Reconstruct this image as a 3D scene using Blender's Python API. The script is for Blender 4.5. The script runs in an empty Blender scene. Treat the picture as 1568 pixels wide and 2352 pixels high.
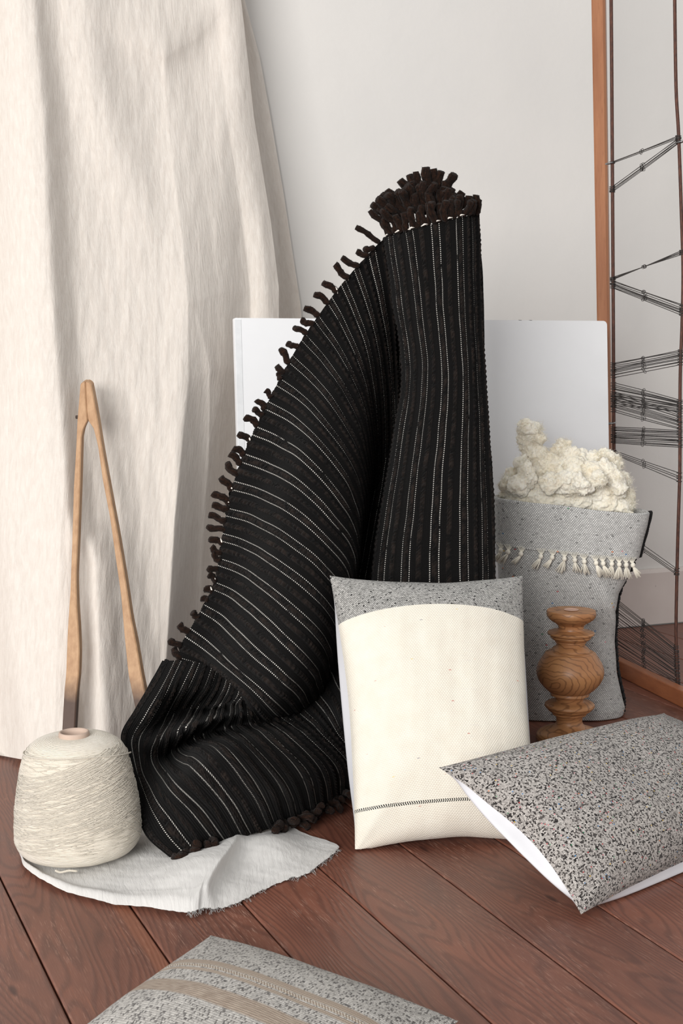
import bpy, bmesh, math, random
import numpy as np
from mathutils import Vector, Matrix, noise as mnoise

random.seed(7); RNG = np.random.default_rng(7)
SC = bpy.context.scene
COL = SC.collection

# ------------------------------------------------------------------ camera
FPX, CX, CY, TH, EYE = 3267.0, 784.0, 1176.0, math.radians(6.57), 0.95
cam = bpy.data.cameras.new('camera'); camo = bpy.data.objects.new('camera', cam); COL.objects.link(camo)
cam.sensor_fit = 'VERTICAL'; cam.sensor_height = 36.0; cam.lens = FPX / 2352 * 36.0
camo.location = (0, 0, EYE); camo.rotation_euler = (math.pi/2 - TH, 0, 0)
cam.dof.use_dof = True; cam.dof.focus_distance = 2.95; cam.dof.aperture_fstop = 14.0
cam.clip_start = 0.05; SC.camera = camo

# ------------------------------------------------------------------ light
world = bpy.data.worlds.new('daylight_room'); SC.world = world; world.use_nodes = True
wb = world.node_tree.nodes['Background']; wb.inputs[0].default_value = (0.99, 0.985, 0.975, 1); wb.inputs[1].default_value = 0.60
def area(name, loc, target, sx, sy, power, col):
    l = bpy.data.lights.new(name, 'AREA'); l.shape = 'RECTANGLE'; l.size = sx; l.size_y = sy; l.energy = power; l.color = col
    o = bpy.data.objects.new(name, l); COL.objects.link(o); o.location = loc
    o.rotation_euler = (Vector(target) - Vector(loc)).to_track_quat('-Z', 'Y').to_euler()
    return o
area('window_light', (-2.7, -4.1, 2.3), (0.2, 3.5, 0.7), 4.0, 2.6, 700, (1.0, 0.985, 0.965))
SC.view_settings.view_transform = 'Standard'; SC.view_settings.look = 'None'
SC.view_settings.exposure = -0.06; SC.view_settings.gamma = 1.0; SC.view_settings.use_curve_mapping = False

# ------------------------------------------------------------------ geometry helpers
def ray(px, py):
    a = (px - CX) / FPX; b = -(py - CY) / FPX
    return np.array([a, math.cos(TH) + b*math.sin(TH), -math.sin(TH) + b*math.cos(TH)])
O3 = np.array([0, 0, EYE])
def at(px, py, D, zmin=None):
    r = ray(px, py); p = O3 + r * D / r[1]
    if zmin is not None and p[2] < zmin: p = fl(px, py, zmin)
    return p
def fl(px, py, z=0.0):
    r = ray(px, py); return O3 + r * (z - EYE) / r[2]
YAW = math.radians(-22.68)
DV = np.array([math.sin(YAW), math.cos(YAW), 0]); EV = np.array([math.cos(YAW), -math.sin(YAW), 0]); ZV = np.array([0, 0, 1.0])
WALL = 4.043                                   # distance of the back wall along DV
def room(e, d, z): return EV*e + DV*d + ZV*z

ORIG = {}
def root(name, loc, label, cat, group=None, kind=None):
    o = bpy.data.objects.new(name, None); o.empty_display_size = 0.05; COL.objects.link(o); o.location = loc
    o['label'] = label; o['category'] = cat
    if group: o['group'] = group
    if kind: o['kind'] = kind
    ORIG[o.name] = np.array(loc, float); return o
def mesh(name, verts, faces, mat, parent=None, uv=None, smooth=True, origin=None, kind=None, label=None, cat=None):
    verts = np.asarray(verts, float)
    org = ORIG[parent.name] if parent is not None else (np.array(origin, float) if origin is not None else np.zeros(3))
    me = bpy.data.meshes.new(name)
    v = verts - org
    faces_np = isinstance(faces, np.ndarray)
    if faces_np:
        n = len(faces); k = faces.shape[1]
        me.vertices.add(len(v)); me.vertices.foreach_set('co', v.astype(np.float32).ravel())
        me.loops.add(n*k); me.loops.foreach_set('vertex_index', faces.astype(np.int32).ravel())
        me.polygons.add(n); me.polygons.foreach_set('loop_start', np.arange(0, n*k, k, dtype=np.int32))
        me.update(calc_edges=True)
    else:
        me.from_pydata(v.tolist(), [], [list(map(int, f)) for f in faces]); me.update()
    if uv is not None:
        lay = me.uv_layers.new(name='UVMap'); idx = np.empty(len(me.loops), np.int32); me.loops.foreach_get('vertex_index', idx)
        lay.data.foreach_set('uv', np.asarray(uv, np.float32)[idx].ravel())
    if smooth: me.polygons.foreach_set('use_smooth', np.ones(len(me.polygons), bool))
    if mat: me.materials.append(mat)
    me.validate()
    o = bpy.data.objects.new(name, me); COL.objects.link(o)
    ORIG[o.name] = org
    if parent is not None: 
        o.parent = parent
        if parent.type != 'EMPTY': pass
    else: o.location = org
    if kind: o['kind'] = kind
    if label: o['label'] = label
    if cat: o['category'] = cat
    return o
def gridfaces(nu, nv, closed_u=False):
    i = np.arange(nu if closed_u else nu-1)[:, None]; j = np.arange(nv-1)[None, :]
    i2 = (i+1) % nu
    return np.stack([i*nv+j, i2*nv+j, i2*nv+j+1, i*nv+j+1], -1).reshape(-1, 4)
class MB:
    def __init__(s): s.v = []; s.f = []; s.u = []; s.n = 0
    def add(s, v, f, uv=None):
        v = np.asarray(v, float); s.v.append(v); s.f.append(np.asarray(f) + s.n)
        s.u.append(np.asarray(uv, float) if uv is not None else np.zeros((len(v), 2))); s.n += len(v); return s
    def build(s, name, mat, parent=None, **k):
        V = np.concatenate(s.v); U = np.concatenate(s.u)
        ks = {f.shape[1] for f in s.f}
        F = np.concatenate(s.f) if len(ks) == 1 else [list(q) for f in s.f for q in f]
        return mesh(name, V, F, mat, parent, uv=U, **k)
def tube(pts, rad, n=6, cap=True):
    pts = np.asarray(pts, float); m = len(pts); rad = np.broadcast_to(np.asarray(rad, float), (m,))
    t = np.gradient(pts, axis=0); t /= np.linalg.norm(t, axis=1)[:, None] + 1e-12
    a = np.array([0, 0, 1.0]) if abs(t[0][2]) < 0.9 else np.array([1.0, 0, 0])
    nr = np.cross(t[0], a); nr /= np.linalg.norm(nr); N = [nr]
    for k in range(1, m):
        nr = N[-1] - t[k]*np.dot(N[-1], t[k]); nr /= np.linalg.norm(nr) + 1e-12; N.append(nr)
    N = np.array(N); B = np.cross(t, N)
    an = np.linspace(0, 2*math.pi, n, endpoint=False)
    V = pts[:, None] + rad[:, None, None]*(np.cos(an)[None, :, None]*N[:, None] + np.sin(an)[None, :, None]*B[:, None])
    V = V.reshape(-1, 3)
    i = np.arange(m-1)[:, None]; j = np.arange(n)[None]; j2 = (j+1) % n
    F = np.stack([i*n+j, i*n+j2, (i+1)*n+j2, (i+1)*n+j], -1).reshape(-1, 4)
    s = np.concatenate([[0], np.cumsum(np.linalg.norm(np.diff(pts, axis=0), axis=1))])
    UV = np.stack([np.tile(an/6.283, m), np.repeat(s, n)], -1)
    if cap:
        V = np.concatenate([V, pts[:1], pts[-1:]]); UV = np.concatenate([UV, [[0, 0], [0, s[-1]]]])
        c0, c1 = m*n, m*n+1
        cf = [[c0, (k+1) % n, k, k] for k in range(n)] + [[c1, (m-1)*n+k, (m-1)*n+(k+1) % n, (m-1)*n+(k+1) % n] for k in range(n)]
        F = [list(q) for q in F] + [q[:3] for q in cf]
    return V, F, UV
class TB:                       # collects tubes (mixed tris and quads)
    def __init__(s): s.v = []; s.f = []; s.u = []; s.n = 0
    def tube(s, pts, rad, n=5):
        V, F, U = tube(pts, rad, n); s.v.append(V); s.u.append(U); s.f += [[a+s.n for a in q] for q in F]; s.n += len(V); return s
    def raw(s, V, F, U=None):
        V = np.asarray(V, float); s.v.append(V); s.u.append(U if U is not None else np.zeros((len(V), 2))); s.f += [[a+s.n for a in q] for q in F]; s.n += len(V); return s
    def build(s, name, mat, parent=None, **k): return mesh(name, np.concatenate(s.v), s.f, mat, parent, uv=np.concatenate(s.u), **k)
def spline(cp, n):
    """Catmull-Rom through cp (k, d) -> n samples, uniform parameter"""
    cp = np.asarray(cp, float); k = len(cp)
    e = np.concatenate([[2*cp[0]-cp[1]], cp, [2*cp[-1]-cp[-2]]])
    t = np.linspace(0, k-1, n); i = np.minimum(t.astype(int), k-2); f = (t-i)
    sh = (n,) + (1,)*(cp.ndim-1); f = f.reshape(sh)
    p0, p1, p2, p3 = e[i], e[i+1], e[i+2], e[i+3]
    return 0.5*((2*p1) + (-p0+p2)*f + (2*p0-5*p1+4*p2-p3)*f*f + (-p0+3*p1-3*p2+p3)*f**3)
def patch(ctrl, nu, nv):
    c = np.asarray(ctrl, float); a = spline(c, nu); return np.swapaxes(spline(np.swapaxes(a, 0, 1), nv), 0, 1)
def gnormals(G):
    a = np.gradient(G, axis=0); b = np.gradient(G, axis=1); n = np.cross(a, b); n /= np.linalg.norm(n, axis=-1)[..., None] + 1e-12
    return n
def box(p0, ax, ay, az, bev=0.0):
    """box from corner p0 with edge vectors; optional chamfer -> verts, faces"""
    bm = bmesh.new(); bmesh.ops.create_cube(bm, size=1.0)
    L = [np.linalg.norm(v) for v in (ax, ay, az)]
    for v in bm.verts: v.co = Vector(((v.co.x+.5)*L[0], (v.co.y+.5)*L[1], (v.co.z+.5)*L[2]))
    if bev: bmesh.ops.bevel(bm, geom=bm.edges[:], offset=bev, segments=2, profile=0.6, affect='EDGES')
    dirs = [np.asarray(v)/l for v, l in zip((ax, ay, az), L)]
    V = np.array([np.asarray(p0) + dirs[0]*v.co.x + dirs[1]*v.co.y + dirs[2]*v.co.z for v in bm.verts])
    bm.verts.index_update(); F = [[v.index for v in f.verts] for f in bm.faces]; bm.free(); return V, F
def smoothnoise(x, y, seed=0, octaves=3):
    """vectorised sum of sines pseudo noise"""
    r = np.random.default_rng(seed); out = 0
    for k in range(octaves):
        for _ in range(4):
            a = r.uniform(0, 6.283); q = 2**k; p = r.uniform(0, 6.283)
            out = out + np.sin((x*math.cos(a)+y*math.sin(a))*q*r.uniform(.7, 1.4) + p)/q
    return out/6.0

# ------------------------------------------------------------------ material helpers
class G:
    def __init__(s, name):
        s.m = bpy.data.materials.new(name); s.m.use_nodes = True; s.t = s.m.node_tree; s.N = s.t.nodes; s.L = s.t.links
        s.bsdf = s.N['Principled BSDF']; s.tc = s.N.new('ShaderNodeTexCoord'); s.UV = s.tc.outputs['UV']; s.OBJ = s.tc.outputs['Object']
    def put(s, sock, v):
        if isinstance(v, bpy.types.NodeSocket): s.L.new(v, sock)
        elif v is not None:
            if isinstance(v, (tuple, list)) and len(v) == 3 and sock.type == 'RGBA': v = (*v, 1)
            sock.default_value = v
    def math(s, op, a, b=None, c=None, clamp=False):
        n = s.N.new('ShaderNodeMath'); n.operation = op; n.use_clamp = clamp
        for i, v in enumerate((a, b, c)):
            if v is not None: s.put(n.inputs[i], v)
        return n.outputs[0]
    def sep(s, v): n = s.N.new('ShaderNodeSeparateXYZ'); s.put(n.inputs[0], v); return n.outputs
    def comb(s, x, y, z=0.0):
        n = s.N.new('ShaderNodeCombineXYZ'); [s.put(n.inputs[i], v) for i, v in enumerate((x, y, z))]; return n.outputs[0]
    def scale(s, v, sx, sy, sz=1.0):
        n = s.N.new('ShaderNodeMapping'); s.put(n.inputs[0], v); n.inputs['Scale'].default_value = (sx, sy, sz); return n.outputs[0]
    def noise(s, v, sc=5, det=3, ro=.55, dist=0.0, out='Fac'):
        n = s.N.new('ShaderNodeTexNoise'); s.put(n.inputs['Vector'], v); n.inputs['Scale'].default_value = sc; n.inputs['Detail'].default_value = det
        n.inputs['Roughness'].default_value = ro; n.inputs['Distortion'].default_value = dist; return n.outputs[out]
    def white(s, v, out='Value'):
        n = s.N.new('ShaderNodeTexWhiteNoise'); n.noise_dimensions = '3D'; s.put(n.inputs['Vector'], v); return n.outputs[out]
    def wave(s, v, sc, dist=0, det=2, dsc=1, kind='RINGS', prof='SAW', dirn='X'):
        n = s.N.new('ShaderNodeTexWave'); s.put(n.inputs[0], v); n.wave_type = kind; n.wave_profile = prof
        n.inputs['Scale'].default_value = sc; n.inputs['Distortion'].default_value = dist; n.inputs['Detail'].default_value = det; n.inputs['Detail Scale'].default_value = dsc
        if kind == 'BANDS': n.bands_direction = dirn
        else: n.rings_direction = dirn
        return n.outputs['Fac']
    def mix(s, f, a, b, mode='MIX'):
        n = s.N.new('ShaderNodeMix'); n.data_type = 'RGBA'; n.blend_type = mode
        s.put(n.inputs[0], f); s.put(n.inputs[6], a); s.put(n.inputs[7], b); return n.outputs[2]
    def ramp(s, f, stops, interp='LINEAR'):
        n = s.N.new('ShaderNodeValToRGB'); s.put(n.inputs[0], f); cr = n.color_ramp; cr.interpolation = interp
        while len(cr.elements) < len(stops): cr.elements.new(0.5)
        for e, (p, c) in zip(cr.elements, stops): e.position = p; e.color = (*c, 1) if not isinstance(c, (int, float)) else (c, c, c, 1)
        return n.outputs[0]
    def mr(s, v, a, b, c=0.0, d=1.0):
        n = s.N.new('ShaderNodeMapRange'); s.put(n.inputs[0], v); n.inputs[1].default_value = a; n.inputs[2].default_value = b; n.inputs[3].default_value = c; n.inputs[4].default_value = d; return n.outputs[0]
    def bump(s, h, st=.5, dist=.002, nrm=None):
        n = s.N.new('ShaderNodeBump'); s.put(n.inputs['Height'], h); n.inputs['Strength'].default_value = st; n.inputs['Distance'].default_value = dist
        if nrm is not None: s.put(n.inputs['Normal'], nrm)
        return n.outputs[0]
    def done(s, col, rough=.8, nrm=None, **k):
        s.put(s.bsdf.inputs['Base Color'], col); s.put(s.bsdf.inputs['Roughness'], rough)
        if nrm is not None: s.put(s.bsdf.inputs['Normal'], nrm)
        for a, v in k.items(): s.put(s.bsdf.inputs[a.replace('_', ' ')], v)
        return s.m
    def cells(s, sx, sy, stagger=True, uv=None):
        """woven cell grid on uv metres -> (cell id vector, dot 0..1)"""
        o = s.sep(uv if uv is not None else s.UV); y = s.math('DIVIDE', o[1], sy); row = s.math('FLOOR', y)
        x = s.math('DIVIDE', o[0], sx)
        if stagger: x = s.math('ADD', x, s.math('MULTIPLY', s.math('MODULO', s.math('ABSOLUTE', row), 2.0), .5))
        cxx = s.math('FLOOR', x); fx = s.math('SUBTRACT', s.math('SUBTRACT', x, cxx), .5); fy = s.math('SUBTRACT', s.math('SUBTRACT', y, row), .5)
        d2 = s.math('ADD', s.math('MULTIPLY', fx, fx), s.math('MULTIPLY', fy, fy))
        dot = s.math('SUBTRACT', 1.0, s.math('MULTIPLY', s.math('SQRT', d2), 1.6), clamp=True)
        return s.comb(cxx, row, 0.0), dot
def srgb(r, g, b):
    f = lambda c: (c/255/12.92) if c/255 <= .04045 else ((c/255+.055)/1.055)**2.4
    return (f(r), f(g), f(b))

# ------------------------------------------------------------------ materials
def m_wall():
    g = G('painted_plaster'); n = g.noise(g.OBJ, 1.3, 4); f = g.noise(g.OBJ, 60, 4)
    c = g.mix(g.mr(n, .35, .7), srgb(224, 221, 217), srgb(216, 214, 211))
    return g.done(c, .62, g.bump(g.math('ADD', f, g.math('MULTIPLY', g.noise(g.OBJ, 9, 3), 3.0)), .25, .002), Specular_IOR_Level=.3)
def m_skirting():
    g = G('old_white_gloss_paint'); n = g.noise(g.OBJ, 7, 5); sp = g.noise(g.OBJ, 45, 2)
    chips = g.mr(sp, .73, .76); c = g.mix(chips, g.mix(n, srgb(224, 214, 208), srgb(206, 194, 188)), srgb(120, 96, 84))
    return g.done(c, .5, g.bump(g.math('ADD', n, g.math('MULTIPLY', sp, .2)), .35, .004))
def m_plank(seed, tint, strip=False):
    g = G('red_brown_floor_paint'); uv = g.UV                        # uv: x across, y along, metres
    v = g.N.new('ShaderNodeMapping'); g.put(v.inputs[0], uv); v.inputs['Location'].default_value = (seed*3.7, seed*11.3, 0)
    uv = v.outputs[0]
    warp = g.noise(g.scale(uv, 5, .9), 1.0, 2, .5)
    xx = g.math('ADD', g.sep(uv)[0], g.math('MULTIPLY', warp, .42))
    grain = g.math('SINE', g.math('MULTIPLY', xx, 560.0))
    grain = g.math('MULTIPLY', g.math('ADD', grain, 1.0), .5)
    fine = g.noise(g.scale(uv, 480, 26), 1.0, 4, .7)
    fine2 = g.noise(g.scale(uv, 130, 5), 1.0, 3, .6)
    blot = g.noise(g.scale(uv, 9, 3), 1.0, 4, .6)
    c = g.mix(g.mr(blot, .3, .72), tuple(a*tint for a in srgb(99, 60, 48)), tuple(a*tint for a in srgb(134, 84, 66)))
    c = g.mix(g.math('MULTIPLY', g.mr(grain, .5, .98), .42), c, srgb(70, 40, 33))
    wear = g.math('MULTIPLY', g.mr(fine, .54, .66), g.mr(g.noise(g.scale(uv, 14, 2.6), 1.0, 3), .38, .68))
    c = g.mix(g.math('MULTIPLY', wear, .95), c, srgb(172, 134, 116))
    c = g.mix(g.math('MULTIPLY', g.mr(fine2, .6, .8), .45), c, srgb(152, 92, 62))
    if strip: c = g.mix(g.math('MULTIPLY', g.mr(g.math('ADD', g.sep(g.UV)[0], g.math('MULTIPLY', blot, .012)), .156, .164), .6), c, srgb(142, 86, 60))
    vo = g.N.new('ShaderNodeTexVoronoi'); g.put(vo.inputs['Vector'], g.scale(uv, 7, 2.2)); vo.inputs['Scale'].default_value = 1.0
    knot = g.mr(vo.outputs['Distance'], .035, .06, 1.0, 0.0)
    c = g.mix(g.math('MULTIPLY', knot, .7), c, srgb(52, 28, 24))
    h = g.math('ADD', g.math('MULTIPLY', fine, 1.0), g.math('ADD', g.math('MULTIPLY', grain, .5), g.math('MULTIPLY', blot, 1.0)))
    r = g.mr(g.math('ADD', blot, wear), .3, 1.0, .36, .56)
    return g.done(c, r, g.bump(h, .35, .0014), Specular_IOR_Level=.45)
def m_flat(name, col, rough=.6, var=1.0, **k):
    g = G(name); n = g.noise(g.OBJ, 30, 3); c = g.mix(g.mr(n, .3, .7), tuple(a*(1-.07*var) for a in col), tuple(min(1, a*(1+.05*var)) for a in col))
    return g.done(c, rough, g.bump(n, .1, .001), **k)
def m_linen(name, c0, c1, bumpd=.0024):
    g = G(name); u = g.UV
    cr = g.noise(g.scale(u, 120, 26), 1.0, 5, .62, .6); cr2 = g.noise(g.scale(u, 34, 9), 1.0, 3, .5, .5)
    w = g.math('ADD', g.math('SINE', g.math('MULTIPLY', g.sep(u)[0], 3800.0)), g.math('SINE', g.math('MULTIPLY', g.sep(u)[1], 3800.0)))
    slub = g.noise(g.scale(u, 26, 700), 1.0, 2); slub2 = g.noise(g.scale(u, 700, 26), 1.0, 2)
    c = g.mix(g.mr(cr, .3, .7), c0, c1)
    c = g.mix(g.math('MULTIPLY', g.mr(g.math('MAXIMUM', slub, slub2), .62, .74), .35), c, tuple(min(1, a*1.12) for a in c1))
    h = g.math('ADD', g.math('ADD', cr, g.math('MULTIPLY', cr2, 1.3)), g.math('MULTIPLY', g.math('ADD', w, g.math('ADD', slub, slub2)), .018))
    nrm = g.bump(h, .8, bumpd); m = g.done(c, .92, nrm, Sheen_Weight=.15, Specular_IOR_Level=.15)
    tr = g.N.new('ShaderNodeBsdfTranslucent'); g.put(tr.inputs[0], c); g.put(tr.inputs['Normal'], nrm); ms = g.N.new('ShaderNodeMixShader'); ms.inputs[0].default_value = .12
    g.L.new(g.bsdf.outputs[0], ms.inputs[1]); g.L.new(tr.outputs[0], ms.inputs[2]); g.L.new(ms.outputs[0], g.N['Material Output'].inputs[0]); return m
PER = 0.058
def m_blanket():
    g = G('black_wool_weave'); o = g.sep(g.UV); uu = o[0]
    t = g.math('FLOORED_MODULO', uu, PER)
    d1 = g.math('ABSOLUTE', g.math('SUBTRACT', t, .010)); d2 = g.math('ABSOLUTE', g.math('SUBTRACT', t, .0275)); d = g.math('MINIMUM', d1, d2)
    line = g.mr(d, .0007, .0013, 1.0, 0.0)
    ph = g.math('MULTIPLY', g.math('FLOOR', g.math('DIVIDE', uu, PER*.5)), .37)
    dash = g.math('SINE', g.math('MULTIPLY', g.math('ADD', g.math('DIVIDE', o[1], .0046), ph), 6.2832))
    gap = g.mr(g.noise(g.scale(g.UV, 30, 26), 1.0, 2), .30, .44)
    dashm = g.math('MULTIPLY', g.mr(dash, -.35, .25), g.math('MULTIPLY', line, gap), clamp=True)
    rov = g.math('MINIMUM', g.math('ABSOLUTE', g.math('SUBTRACT', t, .019)), g.math('ABSOLUTE', g.math('SUBTRACT', t, .046)))
    isr = g.mr(rov, .004, .006, 1.0, 0.0)
    br = g.noise(g.scale(g.UV, 60, 40), 1.0, 3); fib = g.noise(g.scale(g.UV, 900, 350), 1.0, 3)
    c = g.mix(g.math('MULTIPLY', isr, g.mr(br, .4, .7)), srgb(13, 12, 12), srgb(44, 36, 32))
    c = g.mix(g.mr(fib, .55, .8), c, srgb(30, 27, 26))
    c = g.mix(dashm, c, srgb(214, 210, 203))
    wv = g.math('MULTIPLY', g.math('SINE', g.math('MULTIPLY', o[1], 1900.0)), g.math('SINE', g.math('MULTIPLY', uu, 2300.0)))
    bead = g.math('MULTIPLY', isr, g.math('ABSOLUTE', g.math('SINE', g.math('ADD', g.math('MULTIPLY', o[1], 340.0), g.math('ADD', g.math('MULTIPLY', uu, 260.0), g.math('MULTIPLY', br, 9.0))))))
    h = g.math('ADD', g.math('ADD', g.math('MULTIPLY', wv, .35), fib), g.math('ADD', g.math('MULTIPLY', dashm, .6), g.math('MULTIPLY', bead, 1.6)))
    return g.done(c, .95, g.bump(h, .9, .0018), Sheen_Weight=.03, Sheen_Roughness=.6, Specular_IOR_Level=.06)
def m_roving():
    g = G('dark_brown_roving'); n = g.noise(g.scale(g.UV, 9, 60), 1.0, 4, .6); f = g.noise(g.OBJ, 260, 3)
    c = g.mix(g.mr(n, .35, .7), srgb(15, 11, 9), srgb(46, 29, 21)); c = g.mix(g.math('MULTIPLY', g.mr(f, .6, .8), .7), c, srgb(70, 45, 33))
    return g.done(c, .95, g.bump(g.math('ADD', n, f), .9, .003), Sheen_Weight=.05, Specular_IOR_Level=.1)
def m_cream_canvas():
    g = G('cream_slub_canvas'); idv, dot = g.cells(.0052, .0034); rnd = g.white(idv)
    blot = g.noise(g.UV, 26, 4); o = g.sep(g.UV)
    c = g.mix(g.mr(blot, .3, .7), srgb(231, 226, 214), srgb(224, 217, 204)); c = g.mix(g.math('MULTIPLY', g.math('SUBTRACT', 1.0, dot), .22), c, srgb(196, 186, 165))
    sl = g.noise(g.scale(g.UV, 16, 300), 1.0, 2); c = g.mix(g.math('MULTIPLY', g.mr(sl, .62, .75), .4), c, srgb(206, 204, 200))
    vo = g.N.new('ShaderNodeTexVoronoi'); g.put(vo.inputs['Vector'], g.scale(g.UV, 40, 130)); vo.inputs['Scale'].default_value = 1.0
    fleck = g.math('MULTIPLY', g.mr(vo.outputs['Distance'], .08, .16, 1.0, 0.0), g.mr(g.sep(vo.outputs['Color'])[0], .88, .90))
    fc = g.ramp(g.sep(vo.outputs['Color'])[1], [(0, srgb(178, 60, 52)), (.45, srgb(214, 120, 96)), (.6, srgb(222, 186, 90)), (.85, srgb(140, 140, 150))], 'CONSTANT')
    c = g.mix(g.math('MULTIPLY', fleck, .75), c, fc)
    h = g.math('ADD', dot, g.math('MULTIPLY', rnd, .5))
    return g.done(c, .9, g.bump(h, .75, .0012), Sheen_Weight=.15, Specular_IOR_Level=.15)
def m_tweed(name, sx, sy, light, dark, share=.92, noisy=.25, flecks=.0, clumps=None, mid=None, edge=(.12, .5)):
    """woven cells: light stitches on a dark ground; share = stitches that are light, clumps = (scale x, scale y, threshold) of dark clusters"""
    g = G(name); idv, dot = g.cells(sx, sy); rnd = g.white(idv)
    lit = g.mr(rnd, share-.04, share+.04, 1.0, 0.0)
    if clumps:
        cl = g.mr(g.math('ADD', g.noise(g.scale(g.UV, clumps[0], clumps[1]), 1.0, 3, .6), g.math('MULTIPLY', rnd, .16)), clumps[2], clumps[2]+.05, 1.0, 0.0); lit = g.math('MULTIPLY', lit, cl)
    lightm = g.math('MULTIPLY', lit, g.mr(dot, edge[0], edge[1], .12, 1.0))
    tone = g.math('ADD', 1.0-noisy, g.math('MULTIPLY', g.white(g.comb(g.sep(idv)[0], g.sep(idv)[1], 3.0)), noisy))
    lightm = g.math('MULTIPLY', lightm, tone)
    c = g.mix(lightm, dark, light)
    if mid is not None: c = g.mix(g.math('MULTIPLY', g.mr(g.noise(g.UV, 60, 3), .4, .65), .22), c, mid)
    if flecks:
        ic = g.white(g.comb(g.sep(idv)[0], g.sep(idv)[1], 7.0), 'Color'); o = g.sep(ic)
        fm = g.math('MULTIPLY', g.math('GREATER_THAN', o[0], 1.0-flecks), g.mr(dot, .1, .4))
        fc = g.ramp(o[1], [(0, srgb(196, 60, 64)), (.25, srgb(228, 150, 160)), (.45, srgb(228, 190, 80)), (.62, srgb(52, 130, 190)), (.8, srgb(60, 140, 96)), (.92, srgb(226, 130, 70))], 'CONSTANT')
        c = g.mix(g.math('MULTIPLY', fm, .75), c, fc)
    h = g.math('ADD', dot, g.math('MULTIPLY', rnd, .5))
    return g, c, g.bump(h, .8, .0013)
def fin(t, **k): g, c, n = t; return g.done(c, .95, n, Sheen_Weight=.12, Specular_IOR_Level=.12, **k)
def m_wood(name, c0, c1, line, scale=1.0, axis='X', rough=.5):
    g = G(name); sc = {'X': (1, 14, 14), 'Z': (14, 14, 1), 'Y': (14, 1, 14)}[axis]
    n = g.noise(g.scale(g.OBJ, *[a*4*scale for a in sc]), 1.0, 4, .6); f = g.noise(g.scale(g.OBJ, *[a*30*scale for a in sc]), 1.0, 3, .6)
    b = g.noise(g.OBJ, 5, 3); c = g.mix(g.mr(n, .3, .7), c0, c1); c = g.mix(g.math('MULTIPLY', g.mr(f, .55, .75), .5), c, line)
    return g.done(c, rough, g.bump(f, .2, .0008)), g, c, b

M = {}
M['wall'] = m_wall(); M['skirt'] = m_skirting()
M['dark_gap'] = m_flat('dark_gap_dust', srgb(38, 26, 22), .95)
M['linen'] = m_linen('washed_linen', srgb(219, 210, 201), srgb(231, 224, 216), .0019)
M['linen_white'] = m_linen('white_washed_linen', srgb(216, 214, 211), srgb(228, 226, 223), .0022)
M['blanket'] = m_blanket(); M['roving'] = m_roving()
M['stitch'] = m_flat('white_cotton_thread', srgb(226, 220, 212), .9)
M['canvas'] = m_cream_canvas()
M['band'] = fin(m_tweed('grey_salt_pepper_weave', .0036, .0027, srgb(226, 224, 219), srgb(40, 39, 40), .95, .5, edge=(.15, .62)))
M['sackweave'] = fin(m_tweed('grey_basket_weave', .0058, .0036, srgb(232, 231, 228), srgb(34, 33, 35), .99, .25, flecks=.004, edge=(.12, .5)))
M['speckle'] = fin(m_tweed('speckled_tweed', .0031, .0023, srgb(220, 214, 208), srgb(34, 31, 31), .90, .45, flecks=.016, clumps=(250, 150, .61), mid=srgb(160, 152, 147), edge=(-.05, .5)))
M['white_cotton'] = m_flat('white_cotton_backing', srgb(208, 208, 212), .85, .3)
M['board'] = m_flat('white_painted_board', srgb(241, 242, 244), .5, .1)
M['wool'] = None

# ------------------------------------------------------------------ setting
def quad_slab(name, pts, thick_vec, mat, **k):
    p = [np.asarray(q) for q in pts]; t = np.asarray(thick_vec)
    V = p + [q+t for q in p]; F = [[0, 1, 2, 3], [7, 6, 5, 4], [0, 4, 5, 1], [1, 5, 6, 2], [2, 6, 7, 3], [3, 7, 4, 0]]
    return mesh(name, V, F, mat, smooth=False, **k)
floor = quad_slab('floor', [room(-2.5, .2, -.012), room(4.2, .2, -.012), room(4.2, WALL+.1, -.012), room(-2.5, WALL+.1, -.012)], (0, 0, -.05), M['dark_gap'], kind='structure')
wallo = quad_slab('wall_back', [room(-2.5, WALL+.02, -.06), room(4.2, WALL+.02, -.06), room(4.2, WALL+.02, 3.2), room(-2.5, WALL+.02, 3.2)], DV*.1, M['wall'], kind='structure')
seams = [.387-.185*k for k in range(12, 0, -1)] + [.387, .571, .753, .937, 1.127, 1.311] + [1.311+.187*k for k in range(1, 16)]
def plank(e0, e1, d0, d1, i, mat):
    g = .0016; e0 += g; e1 -= g; d1 -= .004
    bz = .002
    prof = [(e0, -.012), (e0, -bz), (e0+bz*.7, -bz*.25), (e0+bz*1.6, 0), (e1-bz*1.6, 0), (e1-bz*.7, -bz*.25), (e1, -bz), (e1, -.012)]
    V = []; U = []
    for d in (d0, d1):
        for (e, z) in prof: V.append(room(e, d, z)); U.append((e-e0, d))
    n = len(prof); F = [[k, k+1, n+k+1, n+k] for k in range(n-1)] + [list(range(n))[::-1], [n+k for k in range(n)]]
    return mesh('plank', V, F, mat, floor, uv=U, smooth=False)
pm = [m_plank(k, t) for k, t in enumerate((1.0, .9, 1.08, .96, 1.12))]
for i in range(len(seams)-1):
    plank(seams[i], seams[i+1], .3, WALL, i, m_plank(9, .98, True) if abs(seams[i]-.387) < .001 else pm[i % 5])
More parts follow.
